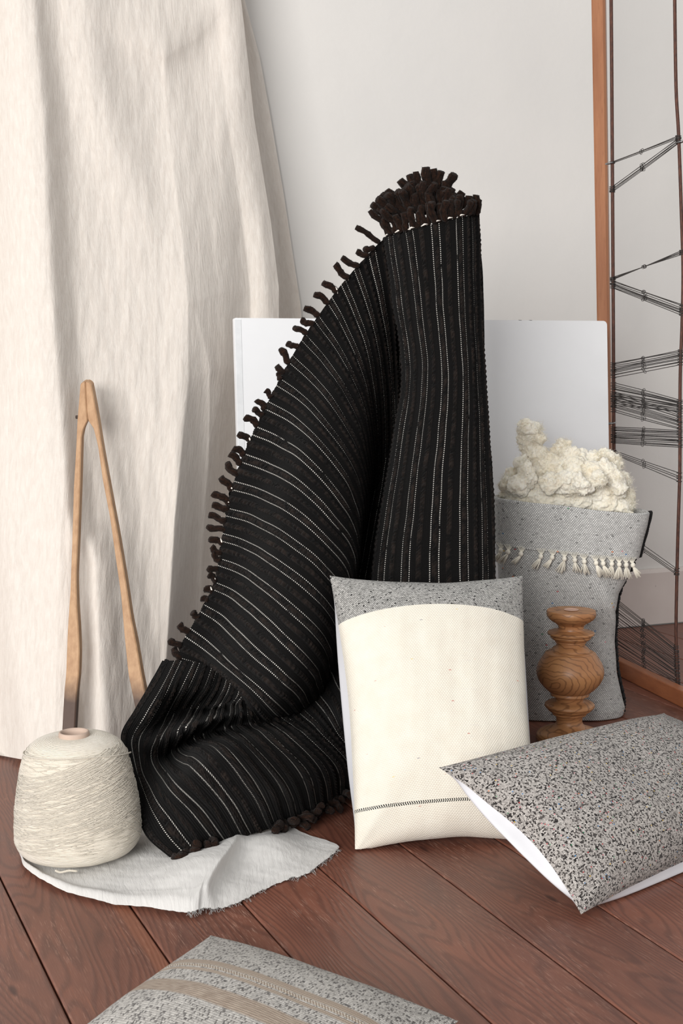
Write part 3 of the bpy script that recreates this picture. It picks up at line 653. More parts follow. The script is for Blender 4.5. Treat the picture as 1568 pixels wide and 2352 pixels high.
# ------------------------------------------------------------------ black blanket
def blanket():
    R = root('black_blanket', (.05, 3.1, 0), 'black woven wool blanket with white dotted stripes and brown fringe draped to the floor', 'blanket')
    SH = []
    Pz = lambda L: [[at(x, y, d, .010) for (x, y, d) in row] for row in L]
    def build(ctrl, nu, nv, u0=0.0, flip=False, name='woven_sheet', rib=1.0, cl=True):
        Gr = patch(ctrl, nu, nv)
        du = np.linalg.norm(np.diff(Gr, axis=0), axis=-1)
        S = u0 + np.concatenate([[0], np.cumsum(np.median(du, 1))]); dv = np.linalg.norm(np.diff(Gr, axis=1), axis=-1)
        Vv = np.concatenate([np.zeros((nu, 1)), np.cumsum(dv, 1)], 1)
        Nn = gnormals(Gr)
        view = O3 - Gr; sgn = np.sign((Nn*view).sum(-1).mean()); Nn = Nn*sgn
        S2 = S[:, None] + .0055*smoothnoise(S[:, None]*9, Vv*13, 21, 2) + .0016*smoothnoise(S[:, None]*40, Vv*45, 22, 2)
        t = np.mod(S2, PER)
        rv = lambda c, w: np.exp(-(((t-c)/w)**4))
        mod = .72+.28*np.sin(Vv/.0105*6.283 + 3*np.sin(Vv*17+S[:, None]*31))
        mod2 = .72+.28*np.sin(Vv/.0125*6.283 + 3*np.sin(Vv*13+S[:, None]*23+2))
        h = .0052*rv(.019, .0052)*mod + .0056*rv(.046, .0058)*mod2 + .0008*np.cos(S2/.0045*6.283) + .0012*rv(.035, .003)
        h = h + .004*smoothnoise(S[:, None]*26, Vv*16, 11)
        Gr = Gr + Nn*(h*rib)[..., None]
        if cl: Gr[..., 2] = np.maximum(Gr[..., 2], .010)
        uv = np.stack([S2, Vv], -1).reshape(-1, 2)
        o = mesh(name, Gr.reshape(-1, 3), gridfaces(nu, nv), M['blanket'], R, uv=uv)
        SH.append(o); return Gr
    # A: the right panel (columns left fold -> right selvedge)
    Arows = [
        [(912, 562, 3.47), (882, 546, 3.37), (935, 531, 3.30), (1000, 513, 3.28), (1060, 499, 3.29), (1099, 490, 3.33)],
        [(940, 690, 3.45), (903, 680, 3.33), (955, 690, 3.26), (1010, 690, 3.24), (1065, 690, 3.25), (1106, 690, 3.30)],
        [(965, 850, 3.40), (926, 850, 3.27), (972, 850, 3.21), (1022, 850, 3.19), (1074, 850, 3.20), (1113, 850, 3.25)],
        [(950, 1000, 3.36), (906, 1000, 3.22), (958, 1000, 3.16), (1015, 1000, 3.14), (1075, 1000, 3.15), (1122, 1000, 3.20)],
        [(925, 1150, 3.3), (880, 1150, 3.16), (940, 1150, 3.10), (1005, 1150, 3.08), (1075, 1150, 3.09), (1131, 1150, 3.15)],
        [(900, 1320, 3.24), (857, 1320, 3.10), (925, 1320, 3.04), (1000, 1320, 3.03), (1075, 1320, 3.04), (1135, 1320, 3.10)],
        [(890, 1600, 3.16), (850, 1600, 3.02), (925, 1600, 2.97), (1000, 1600, 2.96), (1075, 1600, 2.97), (1136, 1600, 3.03)],
        [(890, 1790, 3.1), (850, 1790, 2.98), (925, 1790, 2.93), (1000, 1790, 2.92), (1075, 1790, 2.93), (1136, 1790, 2.98)]]
    A = build(np.swapaxes(np.array(Pz(Arows)), 0, 1), 230, 300, .012)
    Brows = [
        [(882, 546, 3.37), (895, 640, 3.37), (905, 740, 3.39), (910, 840, 3.41), (914, 940, 3.43), (917, 1040, 3.45)],
        [(840, 590, 3.34), (858, 660, 3.33), (875, 740, 3.34), (888, 830, 3.37), (896, 930, 3.42), (898, 1040, 3.46)],
        [(790, 645, 3.30), (818, 712, 3.27), (846, 800, 3.27), (864, 900, 3.32), (872, 1000, 3.38), (874, 1100, 3.44)],
        [(740, 712, 3.26), (778, 772, 3.21), (815, 848, 3.19), (843, 930, 3.23), (856, 1020, 3.32), (860, 1110, 3.4)],
        [(690, 785, 3.22), (735, 835, 3.15), (782, 900, 3.11), (825, 980, 3.13), (845, 1060, 3.24), (850, 1140, 3.35)],
        [(645, 865, 3.19), (695, 905, 3.10), (752, 967, 3.05), (806, 1045, 3.06), (834, 1120, 3.18), (840, 1200, 3.3)],
        [(600, 955, 3.15), (655, 985, 3.05), (720, 1037, 2.98), (787, 1115, 2.99), (822, 1190, 3.1), (828, 1270, 3.25)],
        [(555, 1055, 3.12), (612, 1078, 3.01), (685, 1122, 2.93), (762, 1195, 2.92), (811, 1270, 3.05), (815, 1350, 3.2)],
        [(525, 1150, 3.10), (582, 1167, 2.99), (655, 1205, 2.90), (737, 1270, 2.87), (796, 1345, 2.98), (802, 1420, 3.15)],
        [(508, 1250, 3.08), (562, 1268, 2.97), (633, 1310, 2.87), (712, 1375, 2.83), (766, 1440, 2.92), (776, 1500, 3.1)],
        [(490, 1345, 3.05), (540, 1368, 2.95), (607, 1420, 2.85), (681, 1490, 2.80), (726, 1540, 2.88), (741, 1590, 3.05)],
        [(448, 1425, 3.02), (498, 1458, 2.93), (562, 1520, 2.83), (631, 1580, 2.78), (666, 1610, 2.85), (691, 1640, 3.0)],
        [(415, 1482, 3.0), (468, 1512, 2.92), (527, 1555, 2.83), (581, 1610, 2.78), (611, 1645, 2.84), (650, 1670, 2.98)],
        [(412, 1515, 3.0), (480, 1533, 2.93), (541, 1577, 2.85), (577, 1632, 2.80), (594, 1657, 2.85), (630, 1685, 2.98)]]
    Brows = [[(r[0][0], r[0][1], r[1][2]+.35*(r[0][2]-r[1][2]))] + r[1:] for r in Brows]
    Bg = build(np.array(Pz(Brows)), 820, 150, 3.000)
    Crows = [
        [(372, 1518, 2.95), (345, 1570, 2.90), (310, 1630, 2.85), (277, 1690, 2.80), (292, 1750, 2.72), (308, 1830, 2.65), (332, 1915, 2.58), (398, 1978, 2.53)],
        [(405, 1518, 2.93), (380, 1575, 2.88), (345, 1640, 2.84), (312, 1700, 2.80), (318, 1765, 2.70), (345, 1835, 2.62), (385, 1900, 2.57), (440, 1962, 2.55)],
        [(440, 1520, 2.92), (415, 1575, 2.89), (385, 1640, 2.95), (352, 1695, 2.79), (345, 1750, 2.74), (385, 1812, 2.60), (440, 1870, 2.57), (492, 1938, 2.58)],
        [(480, 1525, 2.92), (460, 1580, 2.91), (430, 1628, 3.00), (398, 1680, 2.77), (385, 1735, 2.83), (430, 1775, 2.59), (500, 1850, 2.58), (545, 1923, 2.61)],
        [(515, 1535, 2.92), (500, 1585, 2.93), (475, 1628, 3.00), (453, 1660, 2.74), (430, 1705, 2.86), (480, 1735, 2.59), (560, 1830, 2.59), (600, 1910, 2.66)],
        [(545, 1550, 2.91), (535, 1595, 2.92), (520, 1622, 2.94), (509, 1645, 2.74), (490, 1680, 2.87), (540, 1712, 2.61), (620, 1810, 2.62), (655, 1895, 2.72)],
        [(575, 1575, 2.90), (570, 1600, 2.90), (560, 1615, 2.85), (560, 1640, 2.77), (560, 1668, 2.83), (600, 1700, 2.65), (680, 1790, 2.67), (705, 1878, 2.79)],
        [(600, 1600, 2.92), (600, 1615, 2.92), (595, 1625, 2.88), (600, 1645, 2.84), (625, 1665, 2.86), (660, 1692, 2.72), (735, 1770, 2.75), (755, 1855, 2.87)],
        [(650, 1610, 3.0), (660, 1625, 2.98), (670, 1640, 2.95), (680, 1650, 2.92), (700, 1665, 2.90), (725, 1688, 2.81), (790, 1755, 2.83), (802, 1826, 2.95)],
        [(700, 1560, 3.1), (720, 1580, 3.07), (735, 1600, 3.03), (750, 1620, 3.0), (765, 1645, 2.96), (785, 1680, 2.90), (830, 1745, 2.90), (850, 1800, 3.0)],
        [(790, 1480, 3.2), (800, 1510, 3.15), (805, 1540, 3.1), (815, 1570, 3.05), (825, 1605, 3.0), (840, 1650, 2.95), (870, 1720, 2.93), (900, 1770, 3.05)]]
    Cg = build(np.array(Pz(Crows)), 520, 330, 6.01)
    Erows = [[(860, 600, 3.45), (885, 600, 3.47), (910, 600, 3.47), (940, 600, 3.46)], [(835, 800, 3.42), (875, 800, 3.48), (905, 800, 3.48), (960, 800, 3.42)],
             [(815, 1000, 3.36), (860, 1000, 3.46), (900, 1000, 3.45), (955, 1000, 3.38)], [(790, 1200, 3.28), (830, 1200, 3.4), (870, 1200, 3.38), (930, 1200, 3.3)],
             [(740, 1400, 3.15), (790, 1400, 3.25), (835, 1400, 3.25), (900, 1400, 3.2)], [(680, 1550, 3.08), (750, 1550, 3.12), (820, 1550, 3.1), (890, 1550, 3.1)],
             [(640, 1680, 3.0), (730, 1680, 3.0), (810, 1680, 2.98), (890, 1680, 3.0)]]
    build(np.swapaxes(np.array(Pz(Erows)), 0, 1), 150, 220, 9.0)
    # rear of the drape: from the fringed edge back and down to the floor
    edge = [A[-1, 0], A[len(A)//2, 0]] + [Bg[i, 0] for i in (10, 110, 230, 360, 480, 600, 700, 819)]
    rows = []
    for k, p in enumerate(edge):
        bx = np.array([p[0]*.75+.05, min(p[1]+.28, 3.62), 0.0]); m1 = p*.8+bx*.2 + np.array([0, .06, 0]); m2 = p*.45+bx*.55+np.array([0, .03, 0])
        rows.append([p + np.array([0, .006, -.004]), m1, m2, np.array([bx[0], bx[1], .012])])
    build(np.array(rows), 240, 90, 12.0)
    # right flank so the drape has a side
    rows = [[A[-1, j] for j in np.linspace(0, 299, 8).astype(int)], [A[-1, j]+np.array([-.01, .10, 0]) for j in np.linspace(0, 299, 8).astype(int)],
            [A[-1, j]+np.array([-.04, .20, -.0]) for j in np.linspace(0, 299, 8).astype(int)]]
    build(np.array(rows), 60, 200, 15.0, rib=.6)

    # ---- fringe: roving tassels
    protos = []
    for s in range(8):
        r = random.Random(s+5); n = 9; L = .050; t = np.linspace(0, 1, n)
        b1, b2 = r.uniform(-.010, .010), r.uniform(-.008, .008); w1 = r.uniform(0, 6)
        pts = np.stack([b1*t*t + .0018*np.sin(t*7+w1), b2*t*t + .0018*np.cos(t*6+w1), t*L], -1)
        rad = .0070*(np.array([.72, .9, 1, .92, 1.03, .95, 1.06, 1.02, .86])) * (1+.08*np.sin(t*15+w1))
        V, F, U = tube(pts, rad, 8)
        tw = t  # twisted surface: push verts with noise
        V = V + .0011*np.stack([smoothnoise(V[:, 0]*300, V[:, 2]*160, s*3+k) for k in range(3)], -1)
        n0_ = len(V); V = list(V); F = [list(q) for q in F]; U = list(U)
        for k in range(260):      # loose wool hairs
            i = r.randrange(8, n0_-2); p = np.array(V[i]); ax = np.array([b1*(p[2]/L)**2, b2*(p[2]/L)**2, p[2]]); d = p-ax; d = d/(np.linalg.norm(d)+1e-9) + np.array([r.gauss(0, .5), r.gauss(0, .5), r.gauss(.2, .7)])
            d = d/np.linalg.norm(d); sd = np.cross(d, [.3, .5, .8]); sd = sd/np.linalg.norm(sd)*.00008; l = r.uniform(.001, .0035); m = len(V)
            V += [p-sd, p+sd, p+d*l*.6+sd*.8, p+d*l+sd*4]; U += [U[i]]*4; F.append([m, m+1, m+2, m+3])
        V = np.array(V); me = bpy.data.meshes.new('tassel'); me.from_pydata(V.tolist(), [], F); lay = me.uv_layers.new(name='UVMap')
        for lp_ in me.loops: lay.data[lp_.index].uv = U[lp_.vertex_index]
        me.polygons.foreach_set('use_smooth', np.ones(len(me.polygons), bool)); me.materials.append(M['roving']); protos.append(me)
    org = ORIG[R.name]
    def tassel(base, direction, scale=1.0, fat=1.0):
        o = bpy.data.objects.new('tassel', random.choice(protos)); COL.objects.link(o); o.parent = R
        q = Vector(direction).to_track_quat('Z', 'Y') @ Matrix.Rotation(random.uniform(0, 6.28), 4, 'Z').to_quaternion()
        o.rotation_mode = 'QUATERNION'; o.rotation_quaternion = q; o.location = Vector(np.asarray(base)-org); o.scale = (fat, fat, scale)
    def stitch(p, d):
        V, F, U = tube(np.array([np.asarray(p)-np.asarray(d)*.008, np.asarray(p)+np.array([0, -.004, .002]), np.asarray(p)+np.asarray(d)*.009]), [.0012, .0022, .0012], 5)
        mesh('white_stitch', V, F, M['stitch'], SH[0])
    # left edge tassels
    tips = [(842, 566), (823, 578), (790, 597), (769, 620), (747, 652), (727, 678), (708, 710), (696, 738), (680, 750), (665, 785), (644, 812), (640, 845), (636, 860),
            (612, 900), (600, 921), (585, 943), (571, 960), (552, 998), (543, 1028), (533, 1045), (524, 1068), (510, 1102), (502, 1130), (494, 1160), (487, 1186), (485, 1206), (487, 1238), (488, 1260), (488, 1280), (483, 1302), (481, 1326), (476, 1352), (466, 1374), (444, 1408), (414, 1438), (398, 1468), (400, 1497)]
    ex = Bg[:, 0]
    for (tx, ty) in tips:
        # nearest edge point towards the lower right of the tip
        sc = []
        want = np.array([38, 24]) if ty < 1150 else (np.array([34, 12]) if ty < 1380 else np.array([24, 20]))
        ep = (tx+want[0], ty+want[1]); Dn = None
        pr = ex - O3; dep = pr[:, 1]*math.cos(TH) - pr[:, 2]*math.sin(TH); upc = pr[:, 1]*math.sin(TH) + pr[:, 2]*math.cos(TH)
        epx = CX + FPX*pr[:, 0]/dep; epy = CY - FPX*upc/dep
        i = int(np.argmin((epx-ep[0])**2 + (epy-ep[1])**2)); b = ex[i]; tip = at(tx, ty, b[1]+random.uniform(-.01, .015))
        d = tip-b; L = np.linalg.norm(d)
        tassel(b - d/L*.004, d, (L*1.14+.006)/.050, random.uniform(1.0, 1.22))
        if random.random() < .35: stitch(b, np.array([-.3, 0, .9]))
    # the crowded bunch at the top
    te = A[:, 0]
    back = [(980, 384), (962, 393), (945, 400), (924, 410), (893, 431), (876, 449), (852, 472), (995, 388), (1010, 393), (1033, 394), (1028, 418), (1040, 432), (1064, 443), (1050, 446), (1070, 456)]
    for (tx, ty) in back:
        c = np.array([985.0, 535.0]); v = np.array([tx, ty])-c; l = np.linalg.norm(v); bp = c+v*(1-58/l); D = 3.40
        b, tp = at(*bp, D), at(tx, ty, D-random.uniform(0, .03)); tassel(b, tp-b, np.linalg.norm(tp-b)/.05, random.uniform(1.3, 1.6))
    for k in range(50):        # middle of the bunch
        t = random.random(); tx = 872+186*t + random.uniform(-8, 8); ty = 468-48*math.sin(math.pi*min(1, max(0, t)))+random.uniform(-14, 26)
        c = np.array([985.0, 560.0]); v = np.array([tx, ty])-c; l = np.linalg.norm(v); bp = c+v*(1-50/l); D = random.uniform(3.32, 3.38)
        b, tp = at(*bp, D), at(tx+random.uniform(-10, 10), ty, D-random.uniform(0, .04)); tassel(b, tp-b, np.linalg.norm(tp-b)/.05, random.uniform(1.25, 1.55))
    for k in range(19):        # front row on the hem
        t = .24+.70*(k+.5)/19; b = te[int(t*(len(te)-1))]; ang = -.45+.75*t + random.uniform(-.3, .3)
        tassel(b, np.array([math.sin(ang), random.uniform(-.45, .1), math.cos(ang)]), random.uniform(.75, 1.0), random.uniform(1.1, 1.4))
    for (bx, by, tx, ty, D) in ((872, 556, 818, 521, 3.36), (893, 525, 852, 480, 3.33), (1084, 494, 1087, 457, 3.30), (1093, 494, 1105, 459, 3.31), (905, 500, 868, 452, 3.36)):
        b, tp = at(bx, by, D), at(tx, ty, D); tassel(b, tp-b, np.linalg.norm(tp-b)/.05, 1.0)
    for t in np.linspace(.26, .96, 9):
        stitch(te[int(t*229)] + np.array([0, -.006, .002]), np.array([.9, 0, .3]))
    # hem fringe on the floor
    he = Cg[:, -1]
    for t in list(np.linspace(.0, .20, 7)) + list(np.linspace(.45, .86, 13)):
        b = he[int(t*519)]; d = np.array([random.uniform(-.2, .6), -1, random.uniform(-.1, .15)])
        tassel(b+np.array([0, .004, .008]), d, random.uniform(.6, 1.0), random.uniform(1.0, 1.3))
        if t > .4: tassel(b+np.array([.01, .004, .012]), d+np.array([random.uniform(-.8, .8), .3, .1]), random.uniform(.6, .9), 1.1)
        if random.random() < .6: stitch(b+np.array([0, -.004, .006]), np.array([.8, .2, .1]))
blanket()

# ------------------------------------------------------------------ cushions
def cushion(R, c00, c10, c11, c01, thick, n0, nx, ny, mats, splits=(), pinch=.035, seed=0, zmin=.004, back_thick=None, wr=.006, lift=(0, 0), arch=0.0, swell=(1, 1)):
    """corners: 00 lower-left, 10 lower-right, 11 upper-right, 01 upper-left (seen from the front). mats = (front, back).
    splits: list of (name, material, v0, v1) covering the front from bottom to top"""
    c = [np.asarray(q, float) for q in (c00, c10, c11, c01)]
    u = np.linspace(0, 1, nx)[:, None]; v = np.linspace(0, 1, ny)[None, :]
    # concentrate samples a little at the rim
    ue = u - .10*np.sin(2*math.pi*u)/2/math.pi; ve = v - .10*np.sin(2*math.pi*v)/2/math.pi
    x, y = 2*ue-1, 2*ve-1
    rng = seed*10
    px_ = pinch*(1-y*y)**1.0*(1+.35*smoothnoise(y*3, y*0, rng+1)); py_ = pinch*(1-x*x)*(1+.35*smoothnoise(x*3, x*0, rng+2))
    uu = .5+.5*x*(1-2*px_*np.abs(x)**3); vv = .5+.5*y*(1-2*py_*np.abs(y)**3)
    B = ((1-uu)*(1-vv))[..., None]*c[0] + (uu*(1-vv))[..., None]*c[1] + (uu*vv)[..., None]*c[2] + ((1-uu)*vv)[..., None]*c[3]
    rim = (1-np.abs(x)**2.6)*(1-np.abs(y)**2.6)
    prof = np.clip(rim, 0, 1)**.55
    n0 = np.asarray(n0, float)/np.linalg.norm(n0)
    W = np.linalg.norm(c[1]-c[0]); Hh = np.linalg.norm(c[3]-c[0])
    corner = np.exp(-((1-np.abs(x))/.5)**2)*np.exp(-((1-np.abs(y))/.5)**2)
    wrk = wr*smoothnoise(x*3.2+y*1.1, y*3.0-x*.7, rng+3)*prof**.6 + .35*wr*smoothnoise(x*9+y*2, y*7-x*2, rng+4)*prof**.6 + wr*.7*np.sin((np.arctan2(1-np.abs(y)+.02, 1-np.abs(x)+.02))*9+seed)*corner*prof
    bt = thick if back_thick is None else back_thick
    lf = (lift[0]*(1-np.abs(y)**3)*np.abs(x)**6 + lift[1]*(1-np.abs(x)**3)*np.abs(y)**6)*(1+.5*smoothnoise(x*5, y*5, rng+6)); B = B + n0*lf[..., None]
    upv = (c[3]-c[0])/np.linalg.norm(c[3]-c[0]); ar = arch*(1-x*x)*np.clip(ve*ve*(1-ve)*6.75, 0, 1); B = B + upv*ar[..., None]
    k = np.clip(prof*2.2, 0, 1); k = k*k*(3-2*k); ob = .5+.5*x*(1+.012/W*2); vb = .5+.5*y*(1+.012/Hh*2)
    u2 = uu+(ob-uu)*k*swell[0]; v2 = vv+(vb-vv)*k*swell[1]
    B2 = ((1-u2)*(1-v2))[..., None]*c[0] + (u2*(1-v2))[..., None]*c[1] + (u2*v2)[..., None]*c[2] + ((1-u2)*v2)[..., None]*c[3] + n0*(lf*(1-k))[..., None]
    front = B + n0*((thick*.5*prof + wrk))[..., None]; back = B2 - n0*((bt*.5*prof - .5*wrk))[..., None]
    for Gq in (front, back): Gq[..., 2] = np.maximum(Gq[..., 2], zmin)
    cu = np.concatenate([np.zeros((1, ny)), np.cumsum(np.linalg.norm(np.diff(front, axis=0), axis=-1), 0)]); cu = cu - cu[nx//2][None]
    cv = np.concatenate([np.zeros((nx, 1)), np.cumsum(np.linalg.norm(np.diff(front, axis=1), axis=-1), 1)], 1); cv = cv - cv[:, ny//2][:, None]
    UV = np.stack([cu + W, cv + Hh], -1)
    if not splits: splits = [('front_panel', mats[0], 0, 1)]
    vs = ve[0]
    for (nm, mt, v0, v1) in splits:
        j0 = int(np.argmin(np.abs(vs-v0))); j1 = int(np.argmin(np.abs(vs-v1)))
        Gs = front[:, j0:j1+1]; Us = UV[:, j0:j1+1]
        mesh(nm, Gs.reshape(-1, 3), gridfaces(nx, j1-j0+1), mt, R, uv=Us.reshape(-1, 2))
    f = gridfaces(nx, ny)[:, ::-1]; mesh('back_panel', back.reshape(-1, 3), f, mats[1], R, uv=UV.reshape(-1, 2))
    return front, UV
def white_cushion():
    R = root('cream_cushion', tuple(fl(1000, 1945)), 'upright cream canvas cushion with grey top band and thin black line', 'cushion')
    bl, br = at(815, 1957, 2.612), at(1238, 1935, 2.655); tlc, trc = at(757, 1322, 2.83), at(1200, 1322, 2.92)
    n0 = np.cross(br-bl, tlc-bl); n0 = n0 if n0[1] < 0 else -n0
    n0 = n0/np.linalg.norm(n0)
    g = G('black_white_twill_line'); o = g.sep(g.UV); z = g.math('SINE', g.math('ADD', g.math('MULTIPLY', o[0], 1500.0), g.math('MULTIPLY', g.math('PINGPONG', o[1], .0045), 900.0)))
    mline = g.done(g.mix(g.mr(z, -.25, .05), srgb(228, 222, 208), srgb(26, 25, 26)), .95)
    sp = [('front_panel', M['canvas'], 0, .128), ('woven_line', mline, .128, .142), ('front_panel', M['canvas'], .142, .805), ('top_band', M['band'], .805, 1)]
    cushion(R, bl, br, trc, tlc, .18, n0, 150, 240, (M['canvas'], M['white_cotton']), sp, pinch=.030, seed=1, back_thick=.12, wr=.007, lift=(.012, 0), arch=.034, swell=(1, -.1))
white_cushion()
def speckled_cushion():
    P0 = fl(1334, 2100, .012); dx = np.array([.74, .672, 0]); dx /= np.linalg.norm(dx)
    P1 = at(1007, 1763, 2.455); W = .68
    up = P1-P0; P2 = P0+dx*W; P3 = P1+dx*W*1.0-ZV*.02
    n0 = np.cross(dx, up); n0 = n0 if n0[2] > 0 else -n0; n0 /= np.linalg.norm(n0)
    R = root('speckled_cushion', tuple(P0), 'speckled black and white tweed cushion propped at the lower right', 'cushion')
    cushion(R, P0, P2, P3, P1, .195, n0, 240, 180, (M['speckle'], M['white_cotton']), pinch=.045, seed=2, back_thick=.08, wr=.008, lift=(.006, .004))
speckled_cushion()
def striped_cushion():
    a = fl(484, 2148, .032); b = fl(1052, 2345, .032); ey = np.array([-.43, -.903, 0])
    c = b+ey*.40; d = a+ey*.42
    g, col, nrm = m_tweed('oatmeal_grey_tweed', .0024, .0046, srgb(204, 200, 194), srgb(84, 80, 78), .84, .45, clumps=(380, 130, .66), mid=srgb(190, 185, 178), edge=(-.2, .25))
    o = g.sep(g.UV); v = o[1]
    def bandm(c_, w): return g.mr(g.math('ABSOLUTE', g.math('SUBTRACT', v, c_)), w*.82, w, 1.0, 0.0)
    lin = g.math('SINE', g.math('MULTIPLY', v, 1700.0)); 
    zig = g.math('SINE', g.math('ADD', g.math('MULTIPLY', o[0], 1250.0), g.math('MULTIPLY', v, 900.0)))
    beige = g.mix(g.mr(lin, -.2, .8), srgb(150, 132, 116), srgb(178, 164, 148))
    wide = g.mix(g.mr(g.noise(g.scale(g.UV, 60, 500), 1.0, 3), .35, .65), srgb(140, 122, 106), srgb(176, 160, 144))
    zz = g.mix(g.mr(zig, -.2, .2), srgb(196, 186, 172), srgb(142, 124, 108))
    V0 = .42 + .185
    col = g.mix(bandm(V0-.128, .0085), col, beige); col = g.mix(bandm(V0-.142, .0045), col, zz); col = g.mix(bandm(V0-.154, .005), col, beige)
    col = g.mix(bandm(V0-.213, .021), col, wide)
    mt = g.done(col, .95, nrm, Sheen_Weight=.12, Specular_IOR_Level=.12)
    R = root('striped_cushion', (float((a+c)[0]/2), float((a+c)[1]/2), 0), 'grey tweed cushion with beige stripes lying flat in the foreground', 'cushion')
    cushion(R, d, c, b, a, .10, (0, 0, 1), 200, 150, (mt, M['white_cotton']), pinch=.02, seed=4, back_thick=.06, wr=.004)
striped_cushion()

# ------------------------------------------------------------------ sack with fleece
SACKC = np.array([.60, 3.66, 0])
def sack():
    R = root('woven_sack', tuple(SACKC), 'tall grey woven sack with white tasselled cuff beside the blanket', 'sack')
    rows = [  # py, left px, right px, front D, half depth
        (1662, 1150, 1424, 3.555, .085), (1640, 1148, 1431, 3.55, .09), (1560, 1150, 1416, 3.545, .09), (1480, 1152, 1406, 3.545, .09), (1410, 1150, 1402, 3.54, .09), (1370, 1148, 1416, 3.535, .09),
        (1330, 1146, 1442, 3.53, .09), (1280, 1142, 1456, 3.525, .09), (1200, 1141, 1468, 3.525, .085), (1150, 1142, 1472, 3.53, .08)]
    rp = np.array(rows, float)[::-1]
    def ringset(py_list, grow=0.0, tilt=0.0, na=200, seed=0):
        out = []
        for py in py_list:
            l, r, D, hd = [np.interp(py, rp[:, 0], rp[:, k]) for k in (1, 2, 3, 4)]
            pl, pr = at(l, py, D+hd), at(r, py, D+hd); cen = (pl+pr)/2; hw = np.linalg.norm(pr-pl)/2 + grow; hd = hd+grow
            cen[2] = max(at((l+r)/2, py, D)[2], .002)
            a = np.linspace(0, 2*math.pi, 1200, endpoint=False) + math.pi/2; e = 2/3.0
            ca, sa = np.cos(a), np.sin(a)
            x = np.sign(ca)*np.abs(ca)**e*hw; y = np.sign(sa)*np.abs(sa)**e*hd
            zt = -tilt*(x/hw)
            rg = np.stack([cen[0]+x, cen[1]+y, cen[2]+zt], -1); cl = np.concatenate([rg, rg[:1]]); sl = np.concatenate([[0], np.cumsum(np.linalg.norm(np.diff(cl, axis=0), axis=1))])
            tt = np.linspace(0, sl[-1], na, endpoint=False); rg = np.stack([np.interp(tt, sl, cl[:, k]) for k in range(3)], -1); out.append(rg)
        Gr = np.stack(out, 1)
        # folds
        zz = Gr[..., 2]; xx = Gr[..., 0]-SACKC[0]
        f = .010*smoothnoise(xx*14+zz*4, zz*7, seed+1) + .006*smoothnoise(xx*34, zz*12+xx*20, seed+2)
        diag = .030*np.exp(-((xx-.085+ (zz-.30)*.55)/.035)**2)*np.exp(-((zz-.27)/.11)**2)
        Gr[..., 1] -= (f+diag)*np.sign(SACKC[1]-Gr[..., 1]+1e-6)
        Gr[..., 0] += .004*smoothnoise(zz*22, xx*3, seed+3)
        return Gr
    pys = np.linspace(1663, 1196, 150)
    Gb = ringset(pys, 0, 0.0); nr = Gb.shape[1]
    Gb[..., 2] = np.maximum(Gb[..., 2], .003)
    sbody = mesh('body', Gb.reshape(-1, 3), gridfaces(200, nr, True), M['sackweave'], R, uv=uv_metric(Gb))
    # turned-down cuff, its rim dropping to the right
    tl_ = .018
    pc = np.linspace(1274, 1170, 60)
    Gc = ringset(pc, .007, 0, seed=0)
    zt = Gc[..., 2]; xx = (Gc[..., 0]-SACKC[0])/.19
    Gc[..., 2] += -tl_*xx + .004*smoothnoise(xx*4, xx*0, 5)
    flare = np.clip((xx-.55)/.45, 0, 1)
    Gc[..., 0] += .016*flare*np.linspace(0, 1, 60)[None, :]
    # roll over to the inside
    inner = [Gc[:, -1]]
    cx_ = Gc[:, -1].mean(0)
    for k, (s, dz) in enumerate(((.985, .004), (.96, .004), (.945, -.004), (.94, -.03), (.93, -.07))):
        q = cx_ + (Gc[:, -1]-cx_)*np.array([s, .5+.5*s if s > .95 else s-.08, 1.0]); q = q.copy(); q[:, 2] = Gc[:, -1, 2]+dz; inner.append(q)
    Gc = np.concatenate([Gc, np.stack(inner[1:], 1)], 1)
    cuff = mesh('cuff', Gc.reshape(-1, 3), gridfaces(200, Gc.shape[1], True), M['sackweave'], R, uv=uv_metric(Gc)*np.array([1, 1]))
    # black looped selvedge down the right side
    mb = m_flat('black_selvedge_yarn', srgb(22, 20, 21), .95); tb = TB()
    def loops(path, amp):
        path = spline(np.array(path), 260); t = np.arange(260)
        q = path + np.stack([amp*np.abs(np.sin(t*.62)), amp*.8*np.cos(t*.62), amp*.3*np.sin(t*1.3)], -1); tb.tube(q, .0040, 6)
    iR = int(np.argmax(Gb[:, nr//2, 0]))
    loops([Gc[iR, k] for k in (0, 15, 30, 45, 59)], .008); loops([Gb[iR, k] for k in range(0, nr, 12)], .008)
    tb.build('selvedge', mb, sbody)
    # white tassels under the cuff
    mt = m_flat('cream_cotton_fringe', srgb(232, 226, 212), .9)
    xs = [1150, 1166, 1196, 1222, 1240, 1268, 1294, 1316, 1340, 1364, 1384, 1402, 1420, 1436, 1450]
    lean = [-.5, -.7, -.85, 0, -.6, -.75, -.35, .25, .1, .45, .4, -.15, -.05, .1, .6]
    cuffpx = []
    pr = Gc[:, 0]-O3; dep = pr[:, 1]*math.cos(TH)-pr[:, 2]*math.sin(TH); cpx = CX+FPX*pr[:, 0]/dep; frontm = Gc[:, 0, 1] < SACKC[1]
    for x, ln in zip(xs, lean):
        if ln == 0: continue
        i = int(np.argmin(np.where(frontm, np.abs(cpx-x), 1e9))); b = Gc[i, 0] + np.array([0, -.004, 0]); r = random.Random(int(x)); tb = TB()
        for k in range(6):      # gathered warp threads above the knot
            tb.tube([b+np.array([(k-2.5)*.0045, .003, .006]), b+np.array([(k-2.5)*.0018, -.002, -.005]), b+np.array([0, -.003, -.010])], .0009, 4)
        kn = b+np.array([ln*.003, -.005, -.013])
        an = np.linspace(0, 2*math.pi, 10, endpoint=False); ph = np.linspace(0, math.pi, 7)
